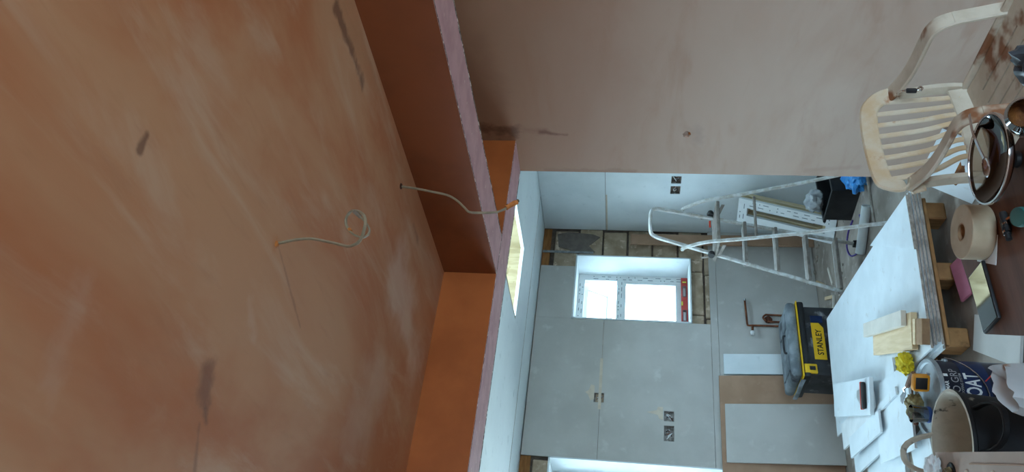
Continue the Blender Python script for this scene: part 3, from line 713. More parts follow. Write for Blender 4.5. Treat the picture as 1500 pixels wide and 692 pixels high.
def lump(n=24, rz=(1, 1, 1), amp=.25, freq=3.0, seed=0, flat=True, sub=4):
    m = MB(); bmesh.ops.create_icosphere(m.bm, subdivisions=sub, radius=1)
    for v in m.bm.verts:
        d = 1 + amp * noise.noise(v.co * freq + Vector((seed, 0, seed))) + amp*.6 * abs(noise.noise(v.co * freq * 2.3 + Vector((0, seed, 0))))
        v.co = Vector((v.co.x*d*rz[0], v.co.y*d*rz[1], v.co.z*d*rz[2]))
    z0 = min(v.co.z for v in m.bm.verts)
    if flat:
        cut = z0 + rz[2]*.35
        for v in m.bm.verts:
            if v.co.z < cut: v.co.z = cut
        z0 = cut
    for v in m.bm.verts: v.co.z -= z0
    for f in m.bm.faces: f.smooth = True
    return m
one('plastic_sheet', lump(rz=(.07, .08, .07), amp=.3, freq=2.0, seed=2), M('pale_grey_film', 'aab4ba', '7c868d', 9, .25, c3='2c3238', s3=11, lo3=.6, hi3=.68), 'crumpled pale grey plastic film lying on the black crate', 'plastic', (3.74, 4.78, .197), .3)
one('plastic_bag', lump(rz=(.15, .10, .075), amp=.4, freq=2.6, seed=5), MAT['bluebag'], 'crumpled blue plastic bag in front of the black crate', 'bag', (3.66, 4.36, .0), .2)
m = MB().tube(smooth_path([(3.57, 4.78, .006), (3.56, 4.92, .006), (3.48, 5.0, .006), (3.36, 4.93, .006), (3.28, 4.72, .006), (3.36, 4.60, .006), (3.50, 4.62, .006)], 6), .006, 6)
one('flex_cable', m, MAT['purple'], 'purple flex looped on the kitchen floor', 'cable')
tt = thing('cardboard_tube', 'white tube lying on the floor between ladder and crate', 'tube', (3.30, 4.52, .032), (0, PI/2, math.radians(125)))
MB().lathe([(.026, -.17), (.032, -.17), (.032, .17), (.026, .17)], 18, closed=True).build('tube_wall', MAT['white'], tt)
for i, (x, y, a) in enumerate([(3.55, 5.50, .3), (3.42, 5.62, 1.1), (3.25, 5.55, -.5), (3.66, 5.80, .9), (3.12, 5.70, .2)]):
    one('timber_strip', MB().box((0, 0, .008), (.20 + .03*i, .028, .016), None, .003, 1), MAT['softwood' if i % 2 else 'greywood'], ['short grey primed wood strip among rubble by the loose window frames', 'pale softwood strip lying steeply across rubble at the plank foot', 'grey primed wood strip lying in rubble right of the tool chest', 'long pale softwood strip lying against the far wall foot', 'longest grey primed wood strip behind the tool chest end'][i], 'wood strip', (x, y, .0), a, 'wood strips at the foot of the far wall')
# rubble nobody could count
m = MB(); r = random.Random(4)
KEEP = [(1.78, 2.98, 3.3, 5.25), (3.5, 4.05, 4.2, 4.95), (3.6, 4.28, 5.0, 5.7), (2.4, 3.2, 5.2, 5.65), (1.2, 1.65, 2.85, 3.3), (2.4, 2.6, 2.7, 3.15), (3.1, 3.5, 4.35, 4.7), (1.0, 1.4, 2.3, 3.1), (2.85, 3.45, 3.75, 4.95), (3.0, 3.7, 5.4, 5.85), (1.5, 2.0, 2.6, 3.3), (3.2, 3.7, 4.55, 5.05), (2.8, 3.45, 5.4, 5.9), (4.0, 4.25, 5.8, 5.95), (3.45, 3.85, 5.65, 5.95), (2.0, 2.4, 3.2, 3.45)]
zones = [((2.95, 4.28), (5.2, 5.95), 150, .03), ((1.3, 2.5), (2.3, 3.3), 170, .014), ((3.0, 4.2), (3.2, 5.2), 90, .016), ((1.7, 2.7), (3.35, 3.9), 60, .02)]
for (xa, xb), (ya, yb), n, sz in zones:
    for i in range(n):
        s_ = sz * r.uniform(.25, 1) ** 1.5
        c = Vector((r.uniform(xa, xb), r.uniform(ya, yb), s_*.3))
        if any(q[0] < c.x < q[1] and q[2] < c.y < q[3] for q in KEEP): continue
        m.box(c, (s_*r.uniform(.6, 1.8), s_*r.uniform(.5, 1.2), s_*.6), RZ(r.uniform(0, 3)))
tag(m.build('rubble', MAT['rubble']), 'pale plaster crumbs and rubble scattered over the floor', 'rubble', None, 'stuff')

# ================================================================== PLASTERBOARD STACK
ST = .185
pl = thing('timber_pallet', 'weathered timber pallet under the plasterboard stack', 'pallet', (2.375, 4.29, 0), -.12)
for k in range(5):
    MB().box((0, -.82 + .41*k, .107), (.80, .09, .02), None, .003, 1).build('deck_board', MAT['palletw'], pl)
for sx in (-1, 0, 1):
    for k in range(5): MB().box((.345*sx, -.80 + .40*k, .0485), (.095, .12, .097), None, .006, 1).build('block', MAT['palletw'], pl)
ra = MB().box((0, -.875, .108), (.80, .028, .018), None, .003, 1).build('edge_rail', MAT['palletw'], pl, 'long front rail')
PG = 'plasterboard sheets stacked on the pallet'
er = random.Random(8)
for k in range(5):
    a = -.135 + er.uniform(-.006, .006); yo = er.uniform(-.012, .02); xo = er.uniform(-.012, .012)
    sh = thing('plasterboard_sheet', ['lowest', 'second lowest', 'middle', 'second highest', 'uppermost'][k] + ' wide white plasterboard sheet in the stack on the pallet', 'plasterboard', (2.412 + xo, 4.288 + yo, .1172 + .0134*k), a, PG)
    MB().box((0, 0, .0058), (.845, 1.790, .0113), None, .0015, 1).build('board_body', MAT['ivory'], sh)
    for e_ in (-1, 1): MB().box((0, .8962*e_, .0057), (.843, .0026, .0102)).build('cut_end', MAT['edge'], sh, 'grey brown gypsum cut end')
sh = thing('plasterboard_sheet', 'tapering plasterboard offcut lying on the front corner of the stack', 'plasterboard', (2.69, 3.36, .1845), 0, PG)
MB().prism([(-.015, -.006), (.10, .62), (-.325, .03)], 0, .0122).build('board_body', MAT['ivory'], sh)
MB().prism([(-.012, -.009), (-.327, .027), (-.327, .030), (-.012, -.006)], .001, .0115).build('cut_end', MAT['edge'], sh, 'grey brown gypsum cut end')
ZT = .1845
# pink offcut under the pallet edge
one('pink_board_offcut', MB().box((0, 0, .00625), (.22, .14, .0125), None, .001, 1), MAT['pinkbd'], 'pink plasterboard offcut slipped under the pallet rail', 'board', (2.19, 3.345, .004), (.28, 0, .1))
# wood offcuts on the stack
def corner_box(name, label, cat, px, z, th, mat, group=None, bev=.002, dz=0.0):
    """board whose top corners follow four points on the plane z"""
    P = [atz(x, y, z) for x, y in px]; c = sum(P, Vector()) / 4
    ex = ((P[1]-P[0]) + (P[2]-P[3])) / 2; ey = ((P[3]-P[0]) + (P[2]-P[1])) / 2
    a = math.atan2(ex.y, ex.x)
    m = MB().box((0, 0, th/2), (ex.length, ey.length, th), None, bev, 1)
    return one(name, m, mat, label, cat, (c.x, c.y, z - th), a, group)
WG = 'wood offcuts on the plasterboard stack'
corner_box('wood_offcut', 'wide pale softwood offcut lying flat on the plasterboard stack', 'wood', [(1268, 492), (1332, 466), (1338, 504), (1290, 502)], ZT+.032, .03, MAT['softwood'], WG)
corner_box('wood_offcut', 'brown mdf block beside the pale softwood offcut on the stack', 'wood', [(1341, 467), (1350, 467), (1351, 505), (1342, 505)], ZT+.038, .036, MAT['mdf'], WG)
corner_box('wood_offcut', 'pale grey primed batten lying across the softwood offcut', 'wood', [(1263, 475), (1318, 456), (1321, 476), (1266, 494)], ZT+.060, .026, MAT['greywood'], WG)
corner_box('wood_offcut', 'thin cream strip between the softwood and the brown block', 'wood', [(1336, 467), (1340, 467), (1341, 505), (1337, 505)], ZT+.037, .035, MAT['softwood'], WG)
p = atz(1329, 533, ZT+.02)
m = lump(rz=(.066, .046, .034), amp=.45, freq=2.6, seed=11)
one('yellow_cloth', m, MAT['ycloth'], 'crumpled yellow cloth on the stack beside the paint tin', 'cloth', (p.x, p.y, ZT+.001), .7)
p = atz(1314, 513, ZT)
one('wall_plug', MB().lathe([(0, 0), (.011, 0), (.013, .006), (.012, .018), (.006, .022), (0, .022)], 12), MAT['mdf'], 'tiny tan plug on the plasterboard near the yellow cloth', 'plug', (p.x, p.y, ZT+.001))
# board with a taping knife
corner_box('board_offcut', 'square white board offcut carrying a taping knife', 'board', [(1221, 563), (1272, 553), (1276, 608), (1222, 611)], ZT+.076, .022, MAT['ivory'])
zb = ZT + .0762
p = atz(1268, 580, zb); q = atz(1243, 585, zb)
tk = thing('taping_knife', 'taping knife with black and red handle on the square offcut', 'knife', (p.x, p.y, zb), math.atan2(q.y-p.y, q.x-p.x))
MB().box((0, 0, .012), (.032, .15, .022), None, .008).build('handle', MAT['black'], tk)
MB().box((.022, 0, .014), (.014, .155, .02), None, .005).build('grip', MAT['knifered'], tk, 'red grip')
MB().prism([(.025, .06), (.025, -.05), (.15, -.035), (.16, .0), (.05, .075)], .004, .006).build('blade', MAT['blade'], tk, 'clear grey blade')
# pile of offcuts further along the stack
OG = 'white board offcuts piled on the stack end'
offs = [('long white board offcut at the bottom of the offcut pile', [(1236, 640), (1296, 570), (1335, 585), (1262, 660)], ZT+.0135, .0125, 'ivory'),
        ('white board offcut spread under the work gloves', [(1262, 600), (1322, 568), (1345, 620), (1310, 650)], ZT+.0268, .0125, 'ivory'),
        ('narrow white board strip on the pile end', [(1228, 634), (1275, 590), (1285, 598), (1240, 648)], ZT+.0402, .0125, 'white'),
        ('second narrow board strip beside the white strip on the pile end', [(1240, 652), (1284, 612), (1292, 622), (1250, 662)], ZT+.0535, .0125, 'ivory'),
        ('thin pink edged board strip on the offcut pile', [(1278, 604), (1310, 570), (1313, 575), (1282, 610)], ZT+.0402, .0125, 'ivory')]
for lb_, px, z, th, mt in offs: corner_box('board_offcut', lb_, 'board', px, z, th, MAT[mt], OG, .001)

# ---- low pile to the left of the stack
corner_box('cement_board', 'grey cement board lying left of the plasterboard stack', 'board', [(1266, 690), (1332, 672), (1385, 745), (1279, 757)], .14, .03, MAT['tubin'])
corner_box('board_offcut', 'square white tile like board lying on the grey cement board', 'board', [(1271, 664), (1323, 666), (1330, 722), (1272, 722)], .165, .024, MAT['boardw'])
corner_box('board_offcut', 'bright white board offcut beside the tile like board', 'board', [(1328, 662), (1350, 640), (1378, 665), (1350, 705)], .166, .024, MAT['ivory'])
one('timber_bearer', MB().box((0, 0, .0545), (.5, .08, .109), None, .004, 1), MAT['palletw'], 'short timber bearer under the grey cement board', 'timber', (1.45, 4.25, 0), .2)
one('timber_bearer', MB().box((0, 0, .0545), (.5, .08, .109), None, .004, 1), MAT['palletw'], 'second timber bearer under the grey cement board', 'timber', (1.45, 3.85, 0), .2)

# ---- leaning strip at the foot of the plastered wall and boards on the floor
ln = math.hypot(.135, .222); ti = math.atan2(.135, .222)
one('board_offcut', MB().box((0, 0, ln/2), (.012, .36, ln), None, .001, 1), MAT['ivory'], 'white plasterboard strip leaning on the foot of the plastered wall', 'board', (2.449, 2.94, .003), (0, ti, 0))
one('mud_lump', lump(rz=(.016, .05, .016), amp=.7, freq=2.5, seed=4, sub=2), MAT['brownstuff'], 'brown twig like mud clod on the leaning white strip', 'clod', (2.475, 2.93, .108), (0, ti-PI/2+.2, .3))
corner_box('board_offcut', 'dusty grey board lying on the bare floor beside the table', 'board', [(1420, 526), (1432, 470), (1490, 470), (1500, 526)], .014, .0125, MAT['board'])

# ================================================================== TIN, TUB, SACK, BOX
tn = thing('paint_tin', 'large dark navy paint tin with white lettering', 'paint tin', (1.435, 3.10, 0))
TR, TH = .152, .385
MB().lathe([(0, .004), (TR-.004, .004), (TR, 0), (TR+.003, .006), (TR, .012), (TR, TH-.014), (TR+.004, TH-.008), (TR+.003, TH), (TR-.006, TH), (TR-.008, TH-.01), (0, TH-.01)], 48).build('body', MAT['navy'], tn)
tl = MB().lathe([(0, TH-.006), (TR-.016, TH-.006), (TR-.012, TH+.002), (TR+.002, TH+.004), (TR+.006, TH-.004), (TR+.006, TH-.012), (TR+.003, TH-.012), (TR+.003, TH-.009)], 48).build('lid', MAT['tinlid'], tn, 'pale grey metal lid')
CA = math.atan2(-3.10, -1.435)        # the side turned to the room
def wrap(ang, z, r=TR+.0012):
    return lambda x, y: (r*math.cos(CA + ang + x/r), r*math.sin(CA + ang + x/r), z + y)
m = MB(); N = 30; 
va = [[m.bm.verts.new(wrap(0, 0, TR+.0007)(-.26+.52*i/N, z)) for i in range(N+1)] for z in (.205, .302)]
for i in range(N): m.bm.faces.new((va[0][i], va[0][i+1], va[1][i+1], va[1][i])).smooth = True
bd = m.build('printed_band', MAT['bluebd'], tn, 'blue printed band')
text_mb('COAT', .078, .0014, wrap(.30, .266), .60).build('lettering', MAT['inkwht'], tn)
text_mb('TOP', .078, .0014, wrap(-.55, .266), .60).build('lettering', MAT['inkwht'], tn)
text_mb('PRO GRP', .04, .0, wrap(.38, .330), .9).build('lettering', MAT['inkgry'], tn)
text_mb('CROMAR', .020, .0004, wrap(.22, .362), .9).build('lettering', MAT['inkwht'], tn)
text_mb('ROOFING SYSTEM', .013, .0002, wrap(.40, .309), .9).build('lettering', MAT['inkgry'], tn)
def patch(a0, a1, z0, z1, mat, name='printed_mark', r=TR+.0016, n=6, fn=None):
    m = MB(); rows = []
    for z in (z0, z1): rows.append([m.bm.verts.new((r*math.cos(CA+a0+(a1-a0)*i/n), r*math.sin(CA+a0+(a1-a0)*i/n), z + (fn(i/n) if fn else 0))) for i in range(n+1)])
    for i in range(n): m.bm.faces.new((rows[0][i], rows[0][i+1], rows[1][i+1], rows[1][i]))
    return m.build(name, mat, tn)
patch(.60, .68, .354, .370, MAT['inkwht']); patch(-.05, .07, .308, .324, MAT['inkred'])
patch(.44, .56, .15, .172, MAT['inkred']); patch(.26, .38, .14, .165, MAT['inkred']); patch(.42, .58, .18, .186, MAT['inkwht']); patch(.1, .58, .19, .195, MAT['inkgry'])
patch(.5, 1.1, .17, .176, MAT['inkred'], fn=lambda q: -.09*q + .05, n=12)
for s_ in (-1, 1): MB().lathe([(0, 0), (.012, 0), (.010, .008), (0, .010)], 12, Matrix.Rotation(CA + s_*1.35, 4, 'Z') @ Matrix.Translation((TR, 0, .33)) @ Matrix.Rotation(PI/2, 4, 'Y')).build('handle_boss', MAT['tinlid'], tn)
hp = [Matrix.Rotation(CA, 4, 'Z') @ Vector(((TR+.012)*math.cos(a), (TR+.012)*math.sin(a), .33 - .11*math.cos(a/1.35*PI/2))) for a in [1.35*(-1 + 2*i/16) for i in range(17)]]
MB().tube(hp, .0025, 6).build('bail_handle', MAT['chrome'], tn)
# on the lid
ZL = TH + .005
p = atz(1350, 561, ZL+.03)
tm = thing('tape_measure', 'orange yellow tape measure with black face on the tin lid', 'tape measure', (p.x, p.y, ZL), math.radians(52))
MB().box((0, 0, .034), (.036, .07, .066), None, .012).build('case', MAT['orange'], tm)
for s_ in (-1, 1): MB().box((.019*s_, 0, .036), (.004, .046, .044), None, .0015).build('face', MAT['black'], tm)
MB().box((0, -.037, .008), (.02, .008, .01)).build('tape_hook', MAT['chrome'], tm)
p = atz(1362, 608, ZL)
cp = thing('plastic_cup', 'clear plastic cup with blue base on the tin lid', 'cup', (p.x, p.y, ZL))
MB().lathe([(.028, .0), (.034, .07), (.0355, .07), (.0295, .0)], 24, closed=True).build('cup_wall', MAT['cup'], cp)
MB().lathe([(0, -.0), (.031, 0), (.033, .006), (.031, .012), (0, .012)], 24).build('base', MAT['bluecap'], cp, 'blue base')
p = atz(1338, 590, ZL+.03)
gl = thing('work_glove', 'olive and brown work glove hanging over the tin lid edge', 'glove', (p.x - .01, p.y, ZL+.0), .6)
m = lump(rz=(.05, .04, .026), amp=.5, freq=2.6, seed=21); m.build('palm', MAT['olive'], gl)
for i in range(4): MB().tube(smooth_path([(.02-.016*i, .02, .03), (.03-.018*i, .055, .034-.003*i), (.028-.018*i, .075, .018)], 4), .0105, 8, scales=None).build('finger', MAT['brownglove' if i % 2 else 'olive'], gl)
MB().tube(smooth_path([(-.03, -.01, .03), (-.055, .01, .03), (-.06, .03, .02)], 4), .011, 8).build('thumb', MAT['brownglove'], gl)
p = atz(1330, 560, ZL+.02)
mt_ = thing('margin_trowel', 'brown handled small trowel resting on the tin lid rim', 'trowel', (p.x+.005, p.y - .01, ZL+.012), math.radians(100))
MB().tube(smooth_path([(-.05, 0, 0), (-.02, 0, .003), (.03, 0, .002), (.045, 0, 0)], 3), .0105, 8).build('handle', MAT['umber'], mt_)
MB().tube([(.045, 0, 0), (.07, 0, .01), (.09, 0, 0)], .004, 6).build('shank', MAT['chrome'], mt_)
MB().prism([(.085, .012), (.085, -.012), (.15, -.02), (.16, 0), (.15, .02)], -.002, 0).build('blade', MAT['steel'], mt_)

# flexible tub
tu = thing('mixing_tub', 'black flexible mixing tub lined with dried grey plaster', 'tub', (1.165, 2.885, 0))
R1, R0, TZ = .185, .140, .42
n = 40
MB().lathe([(0, 0), (R0, 0), (R0+.01, .006), (R1-.004, TZ-.02), (R1+.006, TZ-.012), (R1+.006, TZ)], n).build('outer_wall', MAT['rubberblk'], tu)
MB().lathe([(R1+.006, TZ), (R1-.004, TZ+.001), (R1-.010, TZ-.02), (R0+.004, .012), (0, .012)], n).build('inner_wall', MAT['tubin'], tu, 'grey dried plaster lining')
def tub_handle(ang, fold=False):
    pts = []
    for i in range(13):
        q = -1 + i/6; aa = ang + q*.42; h = .105 * (1 - abs(q)**2.6)
        r_ = R1 + .001 + h*.25
        pts.append((r_*math.cos(aa), r_*math.sin(aa), TZ - .006 + h))
    if fold: pts = [(x*(1 + (z-TZ+.006)*4.2), y*(1 + (z-TZ+.006)*4.2), TZ - .03 - (z-TZ+.006)*.3) for x, y, z in pts]
    return MB().band(pts, .022, .012, fixed=(0, 0, 1), smooth=True).build('handle', MAT['rubberblk' if fold else 'tubin'], tu, 'moulded grip loop')
BA = math.atan2(2.885, 1.165)
tub_handle(BA + .28); tub_handle(BA + .28 + PI, True)
# sack of plaster in front
sk_ = thing('plaster_sack', 'crumpled white paper sack with brown smear and blue print', 'sack', (1.16, 2.40, 0), .4)
m = MB(); N = 28; Hn = 14; rings = []
for j in range(Hn+1):
    z = .43*j/Hn; ring = []
    for i in range(N):
        a = 2*PI*i/N; sq = 1/(abs(math.cos(a))**4 + abs(math.sin(a))**4)**.25
        fl = 1 - .12*(j/Hn) + .10*noise.noise(Vector((math.cos(a)*2, math.sin(a)*2, z*7)))
        zz = z + (.02*noise.noise(Vector((math.cos(a)*1.2, math.sin(a)*1.8, 5))) if j == Hn else 0) + .02*noise.noise(Vector((math.cos(a)*1.5, math.sin(a)*3, z*9)))*(j/Hn)
        ring.append(m.bm.verts.new((.098*math.cos(a)*sq*fl, .078*math.sin(a)*sq*fl*(1 - .45*(j/Hn)**2), max(zz, 0) if j else 0)))
    rings.append(ring)
for j in range(Hn):
    for i in range(N): m.bm.faces.new((rings[j][i], rings[j][(i+1) % N], rings[j+1][(i+1) % N], rings[j+1][i])).smooth = True
m.bm.faces.new(list(reversed(rings[0])))
c_ = m.bm.verts.new((0, 0, .37))
for i in range(N): m.bm.faces.new((rings[-1][i], rings[-1][(i+1) % N], c_))
m.jitter(.012, 22, 3)
for f in m.bm.faces: f.smooth = False
m.build('paper_body', MAT['sack'], sk_)
# brown box
c0 = atz(1370, 663, .55); c1 = atz(1500, 662, .55); ea = math.atan2(c1.y-c0.y, c1.x-c0.x)
bx = thing('board_box', 'grey brown board box with a knotted rope in its hole', 'box', (c0.x, c0.y, 0), ea)
BL, BW, BH = .62, .42, .55       # local x runs along the visible edge, -y to the left
hole = (.10, .152, -.092, -.045)
MB().slab(0, BL, -BW, 0, BH-.018, BH, [hole], lambda u, v, q: (u, v, q)).build('top_panel', MAT['boxbd'], bx)
for a, b in [((0, -BW, 0), (.016, 0, BH-.018)), ((BL-.016, -BW, 0), (BL, 0, BH-.018)), ((.016, -.016, 0), (BL-.016, 0, BH-.018)), ((.016, -BW, 0), (BL-.016, -BW+.016, BH-.018))]:
    MB().span(a, b).build('side_panel', MAT['boxbd'], bx)
MB().box((.25+.2, -.035, BH+.0012), (.36, .004, .0024)).build('seam_strip', MAT['brownbd'], bx)
hc_ = Vector(((hole[0]+hole[1])/2, (hole[2]+hole[3])/2, BH))
MB().lathe([(.022, -.002), (.036, -.002), (.038, .002), (.035, .0045), (.024, .0045), (.021, .002)], 20, Matrix.Translation(hc_), closed=True).jitter(.002, 50).build('hole_rim', MAT['inkblk'], bx, 'dark ring round the hole')
MB().tube(smooth_path([hc_ + Vector(v) for v in ((-.012, -.01, -.03), (-.012, -.008, .004), (.004, .012, .014), (.016, 0, .010), (.004, -.012, .010), (-.012, .006, .016), (.010, .016, .008))], 5), .0075, 8).build('rope_knot', MAT['rope'], bx)
for i in range(3): MB().lathe([(0, 0), (.009, 0), (.007, .003), (0, .004)], 12, Matrix.Translation((.24+.09*i, -.06-.01*(i % 2), BH))).build('plaster_drip', MAT['filler'], bx)
pw = Vector((c0.x, c0.y, .5505)) + Vector((math.cos(ea), math.sin(ea), 0))*.02 + Vector((math.sin(ea), -math.cos(ea), 0))*.06
one('plastic_sheet', lump(rz=(.035, .045, .022), amp=.5, freq=2.2, seed=31), MAT['white'], 'crumpled pale plastic wrap on the end of the board box', 'plastic', pw, .9)

# ================================================================== TABLE AND WHAT LIES ON IT
TT = .75
tp = [(.979, 1.746), (1.262, 1.776), (1.272, .95), (.62, .95), (.60, 1.07)]
tbx = thing('table', 'brown varnished wooden table top dusty with plaster', 'table', (1.02, 1.35, 0))
MB().prism([(x-1.02, y-1.35) for x, y in reversed(tp)], TT-.028, TT).build('table_top', MAT['wood'], tbx)
for x, y in ((1.22, 1.70), (1.0, 1.68), (1.22, 1.0), (.68, 1.0)): MB().box((x-1.02, y-1.35, (TT-.028)/2), (.045, .045, TT-.028), None, .003, 1).build('leg', MAT['wood'], tbx)
for a, b in (((1.20, 1.68, .64), (1.22, 1.02, .722)), ((.70, .99, .64), (1.20, 1.01, .722))): MB().span((a[0]-1.02, a[1]-1.35, a[2]), (b[0]-1.02, b[1]-1.35, b[2])).build('apron', MAT['wood'], tbx)
# joint tape
p = atz(1444, 343, TT)
tr_ = thing('joint_tape_roll', 'thick roll of cream paper joint tape lying on the table corner', 'tape roll', (p.x+.004, p.y, TT+.0015))
R_, r_, h_ = .0655, .0195, .052
MB().lathe([(R_-.0015, 0), (R_, .0015), (R_, h_-.0015), (R_-.0015, h_), (r_+.003, h_), (r_+.003, 0)], 48, closed=True).build('tape_winding', MAT['paper'], tr_)
MB().lathe([(r_, .0005), (r_+.0029, .0005), (r_+.0029, h_-.0005), (r_, h_-.0005)], 32, closed=True).build('core', MAT['mdf'], tr_, 'brown card core')
# sheet of paper under it
one('paper_sheet', MB().box((0, 0, .0006), (.10, .07, .0009)), MAT['white'], 'scrap of white paper under the tape roll', 'paper', (p.x-.035, p.y+.01, TT+.0001), .9)
# phone
P4 = [atz(*q, TT+.009) for q in ((1424, 405), (1443, 489), (1461, 464), (1435, 386))]
c = sum(P4, Vector())/4; dx = (P4[1]-P4[0] + P4[2]-P4[3])/2
ph = thing('mobile_phone', 'black mobile phone lying screen up on the table corner', 'phone', (c.x, c.y, TT+.0024), (math.radians(-3.2), 0, math.atan2(dx.y, dx.x)))
MB().box((0, 0, .0045), (.158, .076, .0088), None, .003).build('body', MAT['black'], ph)
MB().box((0, 0, .0091), (.150, .069, .0006)).build('screen', MAT['screen'], ph, 'glossy dark glass screen')
MB().box((.03, -.0385, .0045), (.02, .001, .002)).build('side_button', MAT['chrome'], ph)
# glass saucepan lid, upside down, with a spoon
ZR = .812
p = atz(1448, 233, ZR)
ldp = thing('saucepan_lid', 'upturned glass saucepan lid with steel rim on the table', 'pan lid', (p.x, p.y, TT))
LR = .099
hz = ZR - TT
MB().lathe([(LR-.002, hz+.003), (LR+.002, hz+.003), (LR+.003, hz-.001), (LR+.002, hz-.006), (LR-.003, hz-.006), (LR-.003, hz)], 48, closed=True).build('steel_rim', MAT['chrome'], ldp, 'polished steel rim')
MB().lathe([(0, .026), (.03, .0275), (.06, .034), (.085, .046), (LR-.003, hz-.003), (LR-.003, hz), (.084, .049), (.06, .037), (.03, .0305), (0, .029)], 48).build('glass_dome', MAT['glass'], ldp)
MB().lathe([(0, 0), (.016, 0), (.019, .004), (.018, .012), (.009, .018), (.008, .026), (0, .026)], 20).build('knob', MAT['black'], ldp, 'black knob underneath')
sa, sb = atz(1425, 168, ZR), atz(1458, 283, ZR-.006)
v = sb - sa; sp = thing('spoon', 'steel spoon lying across the upturned glass lid', 'spoon', (sa.x, sa.y, ZR+.0035), math.atan2(v.y, v.x))
Ls = .178
MB().band(smooth_path([(0, 0, .004), (.05, 0, .006), (.09, 0, .002), (.125, 0, -.004)], 4), .009, .0025, fixed=(0, 1, 0)).build('handle', MAT['chrome'], sp)
m = MB(); nn = 16
rings = []
for q in (1, .72, .4): rings.append([m.bm.verts.new((.148 + .027*q*math.cos(2*PI*i/nn), .017*q*math.sin(2*PI*i/nn), -.004 - .008*(1-q*q))) for i in range(nn)])
for j in range(2):
    for i in range(nn): m.bm.faces.new((rings[j][i], rings[j][(i+1) % nn], rings[j+1][(i+1) % nn], rings[j+1][i])).smooth = True
m.bm.faces.new(rings[2])
bo = m.build('bowl', MAT['chrome'], sp); sm_ = bo.modifiers.new('thickness', 'SOLIDIFY'); sm_.thickness = .0016
# jar lying beside it, dark bag, teal scraper, marker
p = Vector((1.19, 1.235, 0))
jr = thing('glass_jar', 'glass jar of brown stuff tilted beside the upturned lid', 'jar', (p.x, p.y, TT+.060), (math.radians(62), 0, math.radians(-35)))
MB().lathe([(0, -.055), (.033, -.055), (.036, -.05), (.036, .035), (.028, .048), (.028, .06), (.0265, .06), (.0265, .047), (.0345, .034), (.0345, -.049), (.03, -.053), (0, -.053)], 32).build('glass_wall', MAT['glass'], jr)
MB().lathe([(0, -.0525), (.030, -.0525), (.0342, -.048), (.0342, .0), (.02, .01), (0, .012)], 24).jitter(.0008, 60).build('contents', MAT['brownstuff'], jr)
p = Vector((1.235, 1.13, 0))
one('plastic_bag', lump(rz=(.045, .05, .06), amp=.35, freq=1.9, seed=41), MAT['darkbag'], 'crumpled dark plastic bag on the table edge beside the jar', 'bag', (p.x-.01, p.y-.01, TT+.0005), .2)
p = atz(1492, 318, TT+.01)
tc = thing('teal_scraper', 'teal oval plastic scraper on the table behind the tape roll', 'scraper', (p.x, p.y, TT+.0005), .9)
m = MB(); m.lathe([(0, 0), (.026, 0), (.028, .004), (.026, .012), (0, .014)], 24, Matrix.Diagonal((1.3, .8, 1, 1))); m.build('pad', MAT['teal'], tc)
MB().tube(smooth_path([(.03, 0, .006), (.05, .004, .008), (.066, .012, .006)], 3), .003, 6).build('tang', MAT['copperwire'], tc)
p = atz(1473, 337, TT+.01); q = atz(1480, 360, TT+.01); v = q - p
for i, dd in enumerate((0, .019)):
    mk = thing('marker_pen', ['short black marker pen beside the cream tape roll', 'short black marker pen beside the teal scraper'][i], 'pen', (p.x+dd*.9, p.y-dd*.3, TT+.0085), (0, PI/2, math.atan2(v.y, v.x)), 'black marker pens')
    MB().lathe([(0, -.026), (.0075, -.026), (.008, -.024), (.008, .012), (.0065, .014), (.0065, .026), (0, .027)], 16).build('barrel', MAT['black'], mk)
    MB().lathe([(.0082, .004), (.0086, .004), (.0086, .009), (.0082, .009)], 16, closed=True).build('clip_ring', MAT['chrome'], mk)

# ================================================================== PLASTIC CHAIR
ch = thing('plastic_chair', 'grubby cream plastic armchair with fanned slats by the table', 'chair', (1.92, 1.84, 0))
def back_y(x, z): return .215 + .20*(z-.43) - .25*x*x        # rake and wrap of the back
bk = MB().band(smooth_path([(-.200, back_y(-.2, .655), .655), (-.207, back_y(-.2, .70), .70), (-.195, back_y(-.19, .745), .745), (-.16, back_y(-.16, .768), .768), (0, back_y(0, .775), .775), (.12, back_y(.12, .770), .770), (.165, back_y(.165, .755), .755), (.195, back_y(.195, .72), .72), (.205, back_y(.2, .67), .67)], 5), .058, .016, fixed=(0, .15, 1)).build('backrest', MAT['chairt'], ch, 'tan stained back frame')
m = MB().band(smooth_path([(-.175, back_y(-.17, .50), .485), (-.1, back_y(-.1, .49), .475), (0, back_y(0, .49), .472), (.1, back_y(.1, .49), .475), (.19, back_y(.19, .50), .485)], 4), .07, .012, fixed=(0, .1, 1)); m.build('lower_back_rail', MAT['chair'], bk)
for i in range(8):
    q = i/7; xt = -.172 + .345*q; xb = -.105 + .265*q
    P = [(xt, back_y(xt, .762), .762), (xt*.93+xb*.07, back_y(xt, .70), .70), ((xt+xb)/2 - .01*(1-q), back_y((xt+xb)/2, .61), .61), (xb, back_y(xb, .53), .53), (xb, back_y(xb, .49), .485)]
    MB().band(smooth_path(P, 4), .019, .009, fixed=(1, 0, 0)).build('slat', MAT['chairt'], bk)
se = MB().slab(-.19, .19, -.235, .25, .437, .450, [(x-.004, x+.004, -.12, .15) for x in (-.12, -.06, 0, .06, .12)], lambda u, v, q: (u*(1 - .06*max(v, 0)/.25), v, q - .014*(1-(u/.19)**2) + (.01*max(0, v-.1)/.115)))
se.build('seat', MAT['chair'], ch, 'brown stained seat with slots')
